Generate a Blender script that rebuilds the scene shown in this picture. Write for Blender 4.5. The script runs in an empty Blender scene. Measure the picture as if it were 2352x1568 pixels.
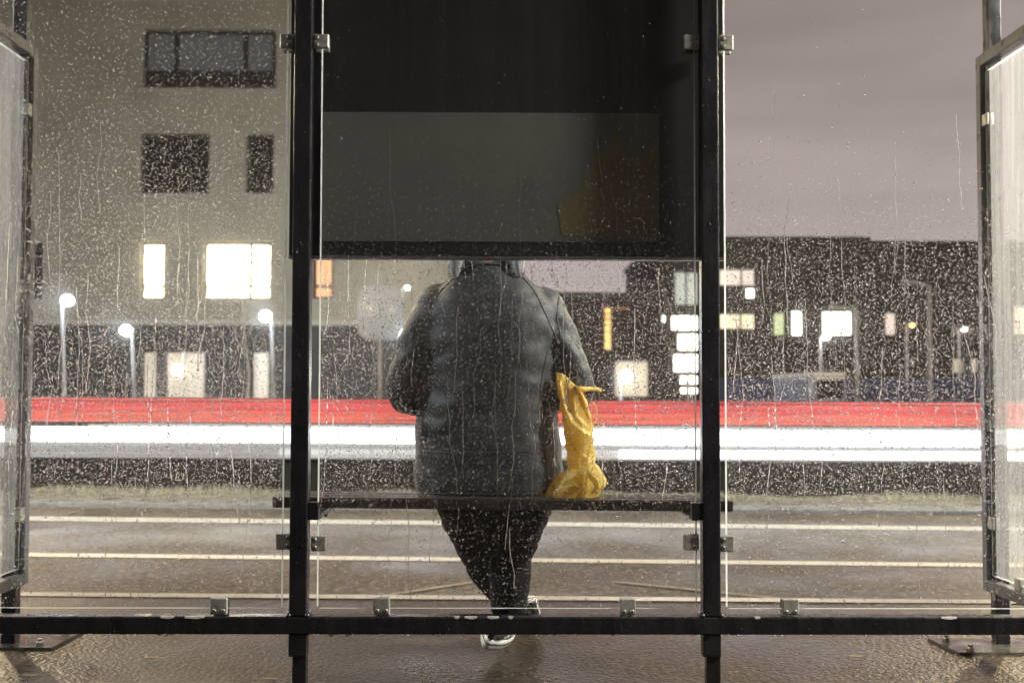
import bpy, bmesh, math, random
import numpy as np
from mathutils import Vector, Matrix, noise
from mathutils.bvhtree import BVHTree

random.seed(7)
rng = np.random.default_rng(11)
scene = bpy.context.scene
COL = scene.collection

# ------------------------------------------------------------------ camera
FPX, CX, CY = 2750.0, 1176.0, 784.0            # focal length and centre in a 2352 px wide picture
EYE = Vector((0, 0, 0.81))
YAW, PITCH, ROLL = 0.0073, 0.0425, 0.0023
FW = Vector((math.sin(YAW) * math.cos(PITCH), math.cos(YAW) * math.cos(PITCH), math.sin(PITCH)))
R0 = Vector((math.cos(YAW), -math.sin(YAW), 0))
U0 = R0.cross(FW)
RT = R0 * math.cos(ROLL) + U0 * math.sin(ROLL)
UP = U0 * math.cos(ROLL) - R0 * math.sin(ROLL)
cam_d = bpy.data.cameras.new("camera")
cam_d.sensor_width = 36.0
cam_d.lens = 36.0 * FPX / 2352.0
cam_d.clip_start, cam_d.clip_end = 0.05, 2000
cam_d.dof.use_dof = True
cam_d.dof.focus_distance = 3.25
cam_d.dof.aperture_fstop = 3.6
cam = bpy.data.objects.new("camera", cam_d)
COL.objects.link(cam)
cam.matrix_world = Matrix(((RT.x, UP.x, -FW.x, EYE.x), (RT.y, UP.y, -FW.y, EYE.y), (RT.z, UP.z, -FW.z, EYE.z), (0, 0, 0, 1)))
scene.camera = cam

# ------------------------------------------------------------------ sky: low cloud lit by the town
world = bpy.data.worlds.new("World")
scene.world = world
world.use_nodes = True
wn, wl = world.node_tree.nodes, world.node_tree.links
for n in list(wn):
    wn.remove(n)
w_out = wn.new("ShaderNodeOutputWorld")
w_bg = wn.new("ShaderNodeBackground")
w_tc = wn.new("ShaderNodeTexCoord")
w_sep = wn.new("ShaderNodeSeparateXYZ")
w_ramp = wn.new("ShaderNodeValToRGB")
w_noise = wn.new("ShaderNodeTexNoise")
w_mul = wn.new("ShaderNodeMixRGB")
wl.new(w_tc.outputs["Generated"], w_sep.inputs[0])
wl.new(w_sep.outputs["Z"], w_ramp.inputs[0])
cr = w_ramp.color_ramp
cr.elements[0].position, cr.elements[0].color = 0.0, (0.46, 0.385, 0.375, 1)
cr.elements[1].position, cr.elements[1].color = 1.0, (0.10, 0.088, 0.085, 1)
for p, c in ((0.14, (0.42, 0.35, 0.345)), (0.22, (0.31, 0.258, 0.25)), (0.30, (0.235, 0.193, 0.183)), (0.5, (0.17, 0.145, 0.14))):
    e = cr.elements.new(p)
    e.color = (*c, 1)
w_noise.inputs["Scale"].default_value = 3.0
w_noise.inputs["Detail"].default_value = 4.0
wl.new(w_tc.outputs["Generated"], w_noise.inputs["Vector"])
w_nr = wn.new("ShaderNodeMapRange")
w_nr.inputs["To Min"].default_value, w_nr.inputs["To Max"].default_value = 0.82, 1.18
wl.new(w_noise.outputs["Fac"], w_nr.inputs["Value"])
w_mul.blend_type = 'MULTIPLY'
w_mul.inputs[0].default_value = 1.0
w_dir = wn.new("ShaderNodeMapRange")               # the town's glow lies across the road
w_dir.inputs["From Min"].default_value, w_dir.inputs["From Max"].default_value = -0.9, 0.8
w_dir.inputs["To Min"].default_value, w_dir.inputs["To Max"].default_value = 0.30, 1.12
wl.new(w_sep.outputs["Y"], w_dir.inputs["Value"])
w_m2 = wn.new("ShaderNodeMath")
w_m2.operation = 'MULTIPLY'
w_map = wn.new("ShaderNodeMapping")                # diagonal pane reflections, put into the sky colour as bands
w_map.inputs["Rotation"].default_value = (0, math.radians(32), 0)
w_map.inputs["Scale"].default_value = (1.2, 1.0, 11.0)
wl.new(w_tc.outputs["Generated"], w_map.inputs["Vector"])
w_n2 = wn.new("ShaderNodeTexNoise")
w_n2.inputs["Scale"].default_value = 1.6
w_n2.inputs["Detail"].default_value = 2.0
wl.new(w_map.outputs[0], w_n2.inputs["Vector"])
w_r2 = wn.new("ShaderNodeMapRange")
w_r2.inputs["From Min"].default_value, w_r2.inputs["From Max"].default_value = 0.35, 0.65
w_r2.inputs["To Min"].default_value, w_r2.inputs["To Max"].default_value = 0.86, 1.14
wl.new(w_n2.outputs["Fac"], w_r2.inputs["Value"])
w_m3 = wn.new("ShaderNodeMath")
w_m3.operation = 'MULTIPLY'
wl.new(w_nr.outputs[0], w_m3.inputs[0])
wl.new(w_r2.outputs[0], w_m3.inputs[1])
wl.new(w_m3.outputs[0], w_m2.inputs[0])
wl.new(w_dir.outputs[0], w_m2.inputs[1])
wl.new(w_ramp.outputs[0], w_mul.inputs[1])
wl.new(w_m2.outputs[0], w_mul.inputs[2])
wl.new(w_mul.outputs[0], w_bg.inputs["Color"])
w_bg.inputs["Strength"].default_value = 0.86
wl.new(w_bg.outputs[0], w_out.inputs[0])

scene.view_settings.view_transform = 'Standard'
scene.view_settings.look = 'None'
scene.view_settings.exposure = 0.4
scene.view_settings.gamma = 1.0
scene.render.engine = 'CYCLES'
scene.cycles.caustics_reflective = False
scene.cycles.caustics_refractive = False
scene.cycles.max_bounces = 10
scene.cycles.transmission_bounces = 8
scene.cycles.transparent_max_bounces = 24
scene.cycles.sample_clamp_indirect = 20.0
scene.cycles.sample_clamp_direct = 12.0
scene.cycles.use_denoising = True


# ------------------------------------------------------------------ helpers: space
def ray(u, v):
    return FW + RT * ((u - CX) / FPX) + UP * ((CY - v) / FPX)


def W(u, v, Y):
    """World point seen at picture place (u, v) and standing at depth Y."""
    d = ray(u, v)
    return EYE + d * (Y / d.y)


ROAD_Z, ROAD_T = -0.11, -0.004


def G(u, v, z0=0.0, tilt=0.0):
    """World point where the sight line through (u, v) meets the ground z = z0 + tilt * x."""
    d = ray(u, v)
    t = (z0 - EYE.z) / (d.z - tilt * d.x)
    return EYE + d * t


# ------------------------------------------------------------------ helpers: materials
def mat(name, color, rough=0.5, metal=0.0, spec=0.5, var=0.0, vscale=6.0, bump=0.0, bscale=60.0, rvar=0.0, color2=None, stretch=None,
        coat=0.0, sheen=0.0, bdist=0.004):
    m = bpy.data.materials.new(name)
    m.use_nodes = True
    nt = m.node_tree
    b = nt.nodes["Principled BSDF"]
    b.inputs["Base Color"].default_value = (*color, 1)
    b.inputs["Roughness"].default_value = rough
    b.inputs["Metallic"].default_value = metal
    b.inputs["Specular IOR Level"].default_value = spec
    b.inputs["Coat Weight"].default_value = coat
    b.inputs["Coat Roughness"].default_value = 0.08
    b.inputs["Sheen Weight"].default_value = sheen
    tc = nt.nodes.new("ShaderNodeTexCoord")
    mp = nt.nodes.new("ShaderNodeMapping")
    nt.links.new(tc.outputs["Object"], mp.inputs["Vector"])
    if stretch:
        mp.inputs["Scale"].default_value = stretch
    if var or color2:
        n = nt.nodes.new("ShaderNodeTexNoise")
        n.inputs["Scale"].default_value = vscale
        n.inputs["Detail"].default_value = 8
        n.inputs["Roughness"].default_value = 0.65
        nt.links.new(mp.outputs[0], n.inputs["Vector"])
        r = nt.nodes.new("ShaderNodeValToRGB")
        r.color_ramp.elements[0].position, r.color_ramp.elements[1].position = 0.32, 0.68
        c2 = color2 or tuple(min(1, c * (1 + var)) for c in color)
        c1 = color if color2 else tuple(c * (1 - var) for c in color)
        r.color_ramp.elements[0].color = (*c1, 1)
        r.color_ramp.elements[1].color = (*c2, 1)
        nt.links.new(n.outputs["Fac"], r.inputs[0])
        nt.links.new(r.outputs[0], b.inputs["Base Color"])
    if rvar:
        n3 = nt.nodes.new("ShaderNodeTexNoise")
        n3.inputs["Scale"].default_value = vscale * 1.7
        n3.inputs["Detail"].default_value = 6
        nt.links.new(mp.outputs[0], n3.inputs["Vector"])
        mr = nt.nodes.new("ShaderNodeMapRange")
        mr.inputs["From Min"].default_value, mr.inputs["From Max"].default_value = 0.3, 0.7
        mr.inputs["To Min"].default_value, mr.inputs["To Max"].default_value = max(0.03, rough - rvar), min(1, rough + rvar)
        nt.links.new(n3.outputs["Fac"], mr.inputs["Value"])
        nt.links.new(mr.outputs[0], b.inputs["Roughness"])
    if bump:
        n2 = nt.nodes.new("ShaderNodeTexNoise")
        n2.inputs["Scale"].default_value = bscale
        n2.inputs["Detail"].default_value = 6
        n2.inputs["Roughness"].default_value = 0.6
        nt.links.new(mp.outputs[0], n2.inputs["Vector"])
        bp = nt.nodes.new("ShaderNodeBump")
        bp.inputs["Strength"].default_value = bump
        bp.inputs["Distance"].default_value = bdist
        nt.links.new(n2.outputs["Fac"], bp.inputs["Height"])
        nt.links.new(bp.outputs[0], b.inputs["Normal"])
    return m


def emit(name, color, strength, stripes=0.0, sscale=14.0, axis=None):
    """A lit lamp or window, or a glow put into other surfaces: emission with folds of curtain or uneven glow."""
    m = bpy.data.materials.new(name)
    m.use_nodes = True
    nt = m.node_tree
    b = nt.nodes["Principled BSDF"]
    b.inputs["Base Color"].default_value = (*[min(1, c * 0.4) for c in color], 1)
    b.inputs["Roughness"].default_value = 0.3
    b.inputs["Emission Color"].default_value = (*color, 1)
    b.inputs["Emission Strength"].default_value = strength
    if stripes:
        tc = nt.nodes.new("ShaderNodeTexCoord")
        mp = nt.nodes.new("ShaderNodeMapping")
        mp.inputs["Scale"].default_value = axis or (1, 1, 0.04)
        n = nt.nodes.new("ShaderNodeTexNoise")
        n.inputs["Scale"].default_value = sscale
        n.inputs["Detail"].default_value = 4
        mr = nt.nodes.new("ShaderNodeMapRange")
        mr.inputs["From Min"].default_value, mr.inputs["From Max"].default_value = 0.3, 0.7
        mr.inputs["To Min"].default_value, mr.inputs["To Max"].default_value = strength * (1 - stripes), strength * (1 + stripes)
        nt.links.new(tc.outputs["Object"], mp.inputs["Vector"])
        nt.links.new(mp.outputs[0], n.inputs["Vector"])
        nt.links.new(n.outputs["Fac"], mr.inputs["Value"])
        nt.links.new(mr.outputs[0], b.inputs["Emission Strength"])
    return m


def glass_sheet_mat(name, film=0.05, streak=0.05, glow=0.05):
    """Thin clear sheet with a faint film of dirt and water."""
    m = bpy.data.materials.new(name)
    m.use_nodes = True
    nt = m.node_tree
    for n in list(nt.nodes):
        nt.nodes.remove(n)
    L = nt.links.new
    out = nt.nodes.new("ShaderNodeOutputMaterial")
    tr = nt.nodes.new("ShaderNodeBsdfTransparent")
    tr.inputs[0].default_value = (0.965, 0.975, 0.965, 1)
    gl = nt.nodes.new("ShaderNodeBsdfGlossy")
    gl.inputs["Roughness"].default_value = 0.02
    fr = nt.nodes.new("ShaderNodeFresnel")
    geo = nt.nodes.new("ShaderNodeNewGeometry")            # a thin sheet mirrors alike from both sides
    ior = nt.nodes.new("ShaderNodeMapRange")
    ior.inputs["To Min"].default_value, ior.inputs["To Max"].default_value = 1.5, 1 / 1.5
    L(geo.outputs["Backfacing"], ior.inputs["Value"])
    L(ior.outputs[0], fr.inputs[0])
    df = nt.nodes.new("ShaderNodeBsdfDiffuse")
    df.inputs[0].default_value = (0.8, 0.8, 0.78, 1)
    tl = nt.nodes.new("ShaderNodeBsdfTranslucent")
    tl.inputs[0].default_value = (0.8, 0.8, 0.78, 1)
    mx0 = nt.nodes.new("ShaderNodeMixShader")
    mx0.inputs[0].default_value = 0.5
    L(df.outputs[0], mx0.inputs[1])
    L(tl.outputs[0], mx0.inputs[2])
    tc = nt.nodes.new("ShaderNodeTexCoord")
    mp = nt.nodes.new("ShaderNodeMapping")
    mp.inputs["Scale"].default_value = (1, 1, 0.05)
    n = nt.nodes.new("ShaderNodeTexNoise")
    n.inputs["Scale"].default_value = 45
    n.inputs["Detail"].default_value = 8
    L(tc.outputs["Object"], mp.inputs[0])
    L(mp.outputs[0], n.inputs["Vector"])
    mr = nt.nodes.new("ShaderNodeMapRange")
    mr.inputs["From Min"].default_value, mr.inputs["From Max"].default_value = 0.35, 0.75
    mr.inputs["To Min"].default_value, mr.inputs["To Max"].default_value = film, film + streak
    L(n.outputs["Fac"], mr.inputs["Value"])
    mx1 = nt.nodes.new("ShaderNodeMixShader")
    L(mr.outputs[0], mx1.inputs[0])
    sc_ = nt.nodes.new("ShaderNodeBsdfRefraction")       # fine water film: light spreads a little
    sc_.inputs["IOR"].default_value = 1.009
    sc_.inputs["Roughness"].default_value = 0.9
    mxs = nt.nodes.new("ShaderNodeMixShader")
    mxs.inputs[0].default_value = glow
    L(tr.outputs[0], mxs.inputs[1])
    L(sc_.outputs[0], mxs.inputs[2])
    L(mxs.outputs[0], mx1.inputs[1])
    L(mx0.outputs[0], mx1.inputs[2])
    mx2 = nt.nodes.new("ShaderNodeMixShader")
    L(fr.outputs[0], mx2.inputs[0])
    L(mx1.outputs[0], mx2.inputs[1])
    L(gl.outputs[0], mx2.inputs[2])
    L(mx2.outputs[0], out.inputs[0])
    return m


def water_mat(name):
    m = bpy.data.materials.new(name)
    m.use_nodes = True
    nt = m.node_tree
    for n in list(nt.nodes):
        nt.nodes.remove(n)
    out = nt.nodes.new("ShaderNodeOutputMaterial")
    g = nt.nodes.new("ShaderNodeBsdfGlass")
    g.inputs["IOR"].default_value = 1.36
    g.inputs["Roughness"].default_value = 0.14
    nt.links.new(g.outputs[0], out.inputs[0])
    return m


# ------------------------------------------------------------------ helpers: meshes and things
class MB:
    """Collects shapes; build() links them as one mesh object."""

    def __init__(self):
        self.v, self.f, self.s = [], [], []

    def add(self, verts, faces, smooth=False):
        o = len(self.v)
        self.v += [tuple(p) for p in verts]
        self.f += [tuple(i + o for i in q) for q in faces]
        self.s += [smooth] * len(faces)
        return self

    def box(self, a, b, bev=0.0, seg=2, M=None):
        bm = bmesh.new()
        bmesh.ops.create_cube(bm, size=1.0)
        a, b = Vector(a), Vector(b)
        for q in bm.verts:
            q.co = Vector(((a.x + b.x) / 2 + q.co.x * (b.x - a.x), (a.y + b.y) / 2 + q.co.y * (b.y - a.y), (a.z + b.z) / 2 + q.co.z * (b.z - a.z)))
        if bev:
            bmesh.ops.bevel(bm, geom=list(bm.edges), offset=bev, segments=seg, affect='EDGES', profile=0.5)
        bmesh.ops.recalc_face_normals(bm, faces=list(bm.faces))
        bm.verts.index_update()
        vs = [M @ q.co if M else q.co.copy() for q in bm.verts]
        fs = [[q.index for q in f.verts] for f in bm.faces]
        bm.free()
        return self.add(vs, fs)

    def tube(self, pts, rad, seg=10, caps=True, smooth=True, flat=1.0, flat_axis=None):
        pts = [Vector(p) for p in pts]
        if not hasattr(rad, '__len__'):
            rad = [rad] * len(pts)
        vs, fs = [], []
        n = len(pts)
        prev = None
        for i, p in enumerate(pts):
            t = (pts[min(i + 1, n - 1)] - pts[max(i - 1, 0)]).normalized()
            if prev is None:
                ref = Vector((0, 0, 1)) if abs(t.z) < 0.9 else Vector((0, 1, 0))
                a = t.cross(ref).normalized()
            else:
                a = (prev - t * prev.dot(t)).normalized()
            prev = a
            b = t.cross(a)
            for k in range(seg):
                w = 2 * math.pi * k / seg
                vs.append(p + a * (math.cos(w) * rad[i]) + b * (math.sin(w) * rad[i] * flat))
        for i in range(n - 1):
            for k in range(seg):
                k2 = (k + 1) % seg
                fs.append((i * seg + k, i * seg + k2, (i + 1) * seg + k2, (i + 1) * seg + k))
        if caps:
            fs.append(tuple(reversed(range(seg))))
            fs.append(tuple((n - 1) * seg + k for k in range(seg)))
        return self.add(vs, fs, smooth)

    def limb(self, pts, rad, seg=16):
        """A closed round-ended sweep for fused bodies; the path is resampled smoothly."""
        P = [Vector(p) for p in pts]
        out, rr = [], []
        n = len(P)
        for i in range(n - 1):
            p0, p1, p2, p3 = P[max(i - 1, 0)], P[i], P[i + 1], P[min(i + 2, n - 1)]
            for k in range(6):
                t = k / 6
                out.append(0.5 * ((2 * p1) + (p2 - p0) * t + (2 * p0 - 5 * p1 + 4 * p2 - p3) * t * t + (3 * p1 - p0 - 3 * p2 + p3) * t ** 3))
                rr.append(rad[i] * (1 - t) + rad[i + 1] * t)
        out.append(P[-1])
        rr.append(rad[-1])
        d0, d1 = (out[0] - out[1]).normalized(), (out[-1] - out[-2]).normalized()
        hd, hr, td, tr_ = [], [], [], []
        for w in (80, 60, 40, 20):
            hd.append(out[0] + d0 * rr[0] * math.sin(math.radians(w)))
            hr.append(rr[0] * math.cos(math.radians(w)))
        for w in (20, 40, 60, 80):
            td.append(out[-1] + d1 * rr[-1] * math.sin(math.radians(w)))
            tr_.append(rr[-1] * math.cos(math.radians(w)))
        return self.tube(hd + out + td, hr + rr + tr_, seg)

    def ball(self, c, r, seg=16, rings=10, M=None):
        r = Vector(r) if hasattr(r, '__len__') else Vector((r, r, r))
        c = Vector(c)
        vs = [c + Vector((0, 0, r.z))]
        fs = []
        for i in range(1, rings):
            a = math.pi * i / rings
            for k in range(seg):
                w = 2 * math.pi * k / seg
                vs.append(c + Vector((r.x * math.sin(a) * math.cos(w), r.y * math.sin(a) * math.sin(w), r.z * math.cos(a))))
        vs.append(c - Vector((0, 0, r.z)))
        for k in range(seg):
            k2 = (k + 1) % seg
            fs.append((0, 1 + k, 1 + k2))
            for i in range(rings - 2):
                a0 = 1 + i * seg
                fs.append((a0 + k, a0 + seg + k, a0 + seg + k2, a0 + k2))
            a0 = 1 + (rings - 2) * seg
            fs.append((a0 + k, len(vs) - 1, a0 + k2))
        if M:
            vs = [c + M @ (q - c) for q in vs]
        return self.add(vs, fs, True)

    def disc(self, c, axis, r, depth, seg=16, bev=0.0):
        """A short cylinder from c along axis."""
        c, axis = Vector(c), Vector(axis).normalized()
        if bev:
            return self.tube([c, c + axis * (depth - bev), c + axis * depth], [r, r, r - bev], seg, smooth=False)
        return self.tube([c, c + axis * depth], [r, r], seg, smooth=False)

    def loft(self, rings):
        """Closed sweep through equal-length rings of points, capped."""
        n = len(rings[0])
        vs = [p for r in rings for p in r]
        fs = []
        for i in range(len(rings) - 1):
            for k in range(n):
                k2 = (k + 1) % n
                fs.append((i * n + k, i * n + k2, (i + 1) * n + k2, (i + 1) * n + k))
        fs.append(tuple(reversed(range(n))))
        fs.append(tuple((len(rings) - 1) * n + k for k in range(n)))
        return self.add(vs, fs, True)

    def mesh(self, name):
        me = bpy.data.meshes.new(name)
        me.from_pydata(self.v, [], self.f)
        me.polygons.foreach_set("use_smooth", self.s)
        me.update()
        return me

    def build(self, name, m, parent=None):
        return obj(name, self.mesh(name), m, parent)

    def fuse(self, name, m, parent=None, voxel=0.01, smooth=4, wrinkle=None):
        """Voxel union of everything collected: one continuous surface."""
        bm = bmesh.new()
        bm.from_mesh(self.mesh("tmp"))
        bmesh.ops.recalc_face_normals(bm, faces=list(bm.faces))
        tmp = bpy.data.meshes.new("tmp")
        bm.to_mesh(tmp)
        bm.free()
        to = bpy.data.objects.new("tmp", tmp)
        COL.objects.link(to)
        md = to.modifiers.new("r", 'REMESH')
        md.mode, md.voxel_size = 'VOXEL', voxel
        sm = to.modifiers.new("s", 'SMOOTH')
        sm.factor, sm.iterations = 0.5, smooth
        dg = bpy.context.evaluated_depsgraph_get()
        me = bpy.data.meshes.new_from_object(to.evaluated_get(dg))
        bpy.data.objects.remove(to)
        me.name = name
        if wrinkle:
            nrm = [v.normal.copy() for v in me.vertices]
            for v, nn in zip(me.vertices, nrm):
                v.co = v.co + nn * wrinkle(v.co, nn)
        me.polygons.foreach_set("use_smooth", [True] * len(me.polygons))
        me.materials.clear()
        return obj(name, me, m, parent)


def obj(name, me, m, parent=None):
    o = bpy.data.objects.new(name, me)
    COL.objects.link(o)
    if m is not None and len(me.materials) == 0:
        me.materials.append(m)
    if parent is not None:
        o.parent = parent
        o.matrix_parent_inverse = parent.matrix_world.inverted()
    return o


def tag(o, label=None, cat=None, group=None, kind=None):
    if label:
        o["label"] = label
    if cat:
        o["category"] = cat
    if group:
        o["group"] = group
    if kind:
        o["kind"] = kind
    return o


def empty(name, loc, label, cat, group=None):
    o = bpy.data.objects.new(name, None)
    COL.objects.link(o)
    o.location = loc
    o.matrix_world = Matrix.Translation(Vector(loc))
    return tag(o, label, cat, group)


def copy_tree(o, delta, parent=None):
    """A copy of a thing with copies of its parts and sub-parts, moved by delta."""
    c = o.copy()
    COL.objects.link(c)
    if parent is None:
        c.matrix_world = Matrix.Translation(delta) @ o.matrix_world
    else:
        c.parent = parent
    for ch in o.children:
        copy_tree(ch, delta, c)
    return c


def quad_strip(name, pts_a, pts_b, m, z=None):
    """A sheet between two polylines."""
    vs = list(pts_a) + list(pts_b)
    n = len(pts_a)
    return MB().add(vs, [(i, i + 1, n + i + 1, n + i) for i in range(n - 1)])


def fast_mesh(name, verts, loops, starts, totals, smooth, m, parent):
    me = bpy.data.meshes.new(name)
    me.vertices.add(len(verts))
    me.vertices.foreach_set("co", np.asarray(verts, np.float32).ravel())
    me.loops.add(len(loops))
    me.loops.foreach_set("vertex_index", np.asarray(loops, np.int32))
    me.polygons.add(len(starts))
    me.polygons.foreach_set("loop_start", np.asarray(starts, np.int32))
    me.polygons.foreach_set("use_smooth", np.asarray(smooth, bool))
    me.update(calc_edges=True)
    return obj(name, me, m, parent)


def drop_field(name, pos, rad, hgt, elong, nrm, tan, m, parent, seg=7):
    """Water beads: flattened domes of many sizes with a flat back, on a plane whose normal is nrm and whose downward direction is tan."""
    n = len(pos)
    nrm, tan = np.asarray(nrm, float), np.asarray(tan, float)
    side = np.cross(nrm, tan)
    w = np.linspace(0, 2 * np.pi, seg, endpoint=False)
    prof = [(1.0, 0.0), (0.86, 0.52), (0.5, 0.88)]
    rings = []
    ja = rng.normal(1.0, 0.10, (n, seg))
    for (pr, ph) in prof:
        cx = np.cos(w)[None, :] * pr * rad[:, None] * ja
        cy = np.sin(w)[None, :] * pr * rad[:, None] * elong[:, None] * ja
        lean = (0.12 * ph) * rad[:, None] * elong[:, None]
        rings.append(pos[:, None, :] + cx[..., None] * side + (cy + lean)[..., None] * tan + (ph * hgt)[:, None, None] * nrm)
    apex = pos + (hgt)[:, None] * nrm + (0.15 * rad * elong)[:, None] * tan
    V = np.concatenate(rings + [apex[:, None, :]], axis=1)       # n, 3*seg+1, 3
    per = V.shape[1]
    loops1, tot1, sm1 = [], [], []
    loops1 += list(range(seg))[::-1]
    tot1.append(seg)
    sm1.append(False)
    for r in range(2):
        for k in range(seg):
            k2 = (k + 1) % seg
            loops1 += [r * seg + k, r * seg + k2, (r + 1) * seg + k2, (r + 1) * seg + k]
            tot1.append(4)
            sm1.append(True)
    for k in range(seg):
        loops1 += [2 * seg + k, 2 * seg + (k + 1) % seg, 3 * seg]
        tot1.append(3)
        sm1.append(True)
    L = (np.asarray(loops1)[None, :] + (np.arange(n) * per)[:, None]).ravel()
    T = np.tile(tot1, n)
    S = np.concatenate([[0], np.cumsum(T)[:-1]])
    o = fast_mesh(name, V.reshape(-1, 3), L, S, T, np.tile(sm1, n), m, parent)
    tag(o, kind="stuff")
    return o


# ------------------------------------------------------------------ materials
M_black = mat("black_paint", (0.012, 0.012, 0.014), 0.28, var=0.35, vscale=22, rvar=0.14, bump=0.12, bscale=70, stretch=(1, 1, 0.35))
M_greyframe = mat("weathered_grey_paint", (0.10, 0.105, 0.115), 0.33, var=0.3, vscale=14, rvar=0.12, bump=0.1, bscale=80)
M_steel = mat("stainless_steel", (0.40, 0.39, 0.34), 0.38, metal=0.55, var=0.35, vscale=30, rvar=0.16, bump=0.12, bscale=90)
M_screw = mat("dull_screw", (0.30, 0.29, 0.26), 0.4, metal=0.5, var=0.2)
M_recess = mat("screw_recess", (0.01, 0.01, 0.01), 0.6)
M_sheet = glass_sheet_mat("shelter_glass", 0.010, 0.018)
M_sheet_mid = glass_sheet_mat("middle_glass", 0.004, 0.012)
M_sheet_side = glass_sheet_mat("side_glass", 0.26, 0.16, 0.0)
M_water = water_mat("rain_water")
M_edge = mat("polished_glass_edge", (0.85, 0.88, 0.84), 0.2)
_nt = M_edge.node_tree
_tl = _nt.nodes.new("ShaderNodeBsdfTranslucent")
_tl.inputs[0].default_value = (0.95, 0.97, 0.94, 1)
_mx = _nt.nodes.new("ShaderNodeMixShader")
_mx.inputs[0].default_value = 0.75
_nt.links.new(_nt.nodes["Principled BSDF"].outputs[0], _mx.inputs[1])
_nt.links.new(_tl.outputs[0], _mx.inputs[2])
_nt.links.new(_mx.outputs[0], _nt.nodes["Material Output"].inputs[0])
M_board = mat("black_board", (0.007, 0.007, 0.0065), 0.5, var=0.3, vscale=9)
M_lip = mat("board_lip", (0.18, 0.17, 0.165), 0.35, metal=0.6)
M_plate = mat("wet_base_plate", (0.13, 0.12, 0.10), 0.16, metal=0.5, var=0.5, vscale=20, rvar=0.12, bump=0.2, bscale=35)
M_bench = mat("dark_bench_slats", (0.030, 0.026, 0.022), 0.45, var=0.4, vscale=9, rvar=0.15, bump=0.15, bscale=40, stretch=(0.2, 1, 1))
M_roof = mat("roof_sheet", (0.05, 0.05, 0.052), 0.5)


def asphalt(name, c1, c2, rough, bump, scale, spec, grit):
    m = bpy.data.materials.new(name)
    m.use_nodes = True
    nt = m.node_tree
    L = nt.links.new
    b = nt.nodes["Principled BSDF"]
    tc = nt.nodes.new("ShaderNodeTexCoord")
    nz = nt.nodes.new("ShaderNodeTexNoise")
    nz.inputs["Scale"].default_value = scale
    nz.inputs["Detail"].default_value = 3
    L(tc.outputs["Object"], nz.inputs["Vector"])
    big = nt.nodes.new("ShaderNodeTexNoise")
    big.inputs["Scale"].default_value = 1.6
    big.inputs["Detail"].default_value = 5
    L(tc.outputs["Object"], big.inputs["Vector"])
    vo = nt.nodes.new("ShaderNodeTexVoronoi")
    vo.inputs["Scale"].default_value = scale * 0.55
    L(tc.outputs["Object"], vo.inputs["Vector"])
    rmp = nt.nodes.new("ShaderNodeValToRGB")
    rmp.color_ramp.elements[0].position, rmp.color_ramp.elements[1].position = 0.35, 0.7
    rmp.color_ramp.elements[0].color = (*c1, 1)
    rmp.color_ramp.elements[1].color = (*c2, 1)
    L(nz.outputs["Fac"], rmp.inputs[0])
    mulr = nt.nodes.new("ShaderNodeMapRange")
    mulr.inputs["From Min"].default_value, mulr.inputs["From Max"].default_value = 0.3, 0.7
    mulr.inputs["To Min"].default_value, mulr.inputs["To Max"].default_value = 0.75, 1.25
    L(big.outputs["Fac"], mulr.inputs["Value"])
    mx = nt.nodes.new("ShaderNodeMixRGB")
    mx.blend_type = 'MULTIPLY'
    mx.inputs[0].default_value = 1
    L(rmp.outputs[0], mx.inputs[1])
    L(mulr.outputs[0], mx.inputs[2])
    L(mx.outputs[0], b.inputs["Base Color"])
    rr = nt.nodes.new("ShaderNodeMapRange")
    rr.inputs["From Min"].default_value, rr.inputs["From Max"].default_value = 0.3, 0.7
    rr.inputs["To Min"].default_value, rr.inputs["To Max"].default_value = max(0.05, rough - 0.12), rough + 0.14
    L(big.outputs["Fac"], rr.inputs["Value"])
    L(rr.outputs[0], b.inputs["Roughness"])
    b.inputs["Specular IOR Level"].default_value = spec
    gr = nt.nodes.new("ShaderNodeTexNoise")                 # pale aggregate showing through
    gr.inputs["Scale"].default_value = grit
    gr.inputs["Detail"].default_value = 2
    L(tc.outputs["Object"], gr.inputs["Vector"])
    gm = nt.nodes.new("ShaderNodeMapRange")
    gm.inputs["From Min"].default_value, gm.inputs["From Max"].default_value = 0.50, 0.66
    gm.inputs["To Min"].default_value, gm.inputs["To Max"].default_value = 0.62, 2.3
    L(gr.outputs["Fac"], gm.inputs["Value"])
    mx3 = nt.nodes.new("ShaderNodeMixRGB")
    mx3.blend_type = 'MULTIPLY'
    mx3.inputs[0].default_value = 1
    L(mx.outputs[0], mx3.inputs[1])
    L(gm.outputs[0], mx3.inputs[2])
    L(mx3.outputs[0], b.inputs["Base Color"])
    add = nt.nodes.new("ShaderNodeMath")
    add.operation = 'SUBTRACT'
    L(nz.outputs["Fac"], add.inputs[0])
    L(vo.outputs["Distance"], add.inputs[1])
    bp = nt.nodes.new("ShaderNodeBump")
    bp.inputs["Strength"].default_value = bump
    bp.inputs["Distance"].default_value = 0.006
    L(add.outputs[0], bp.inputs["Height"])
    L(bp.outputs[0], b.inputs["Normal"])
    return m


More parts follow.
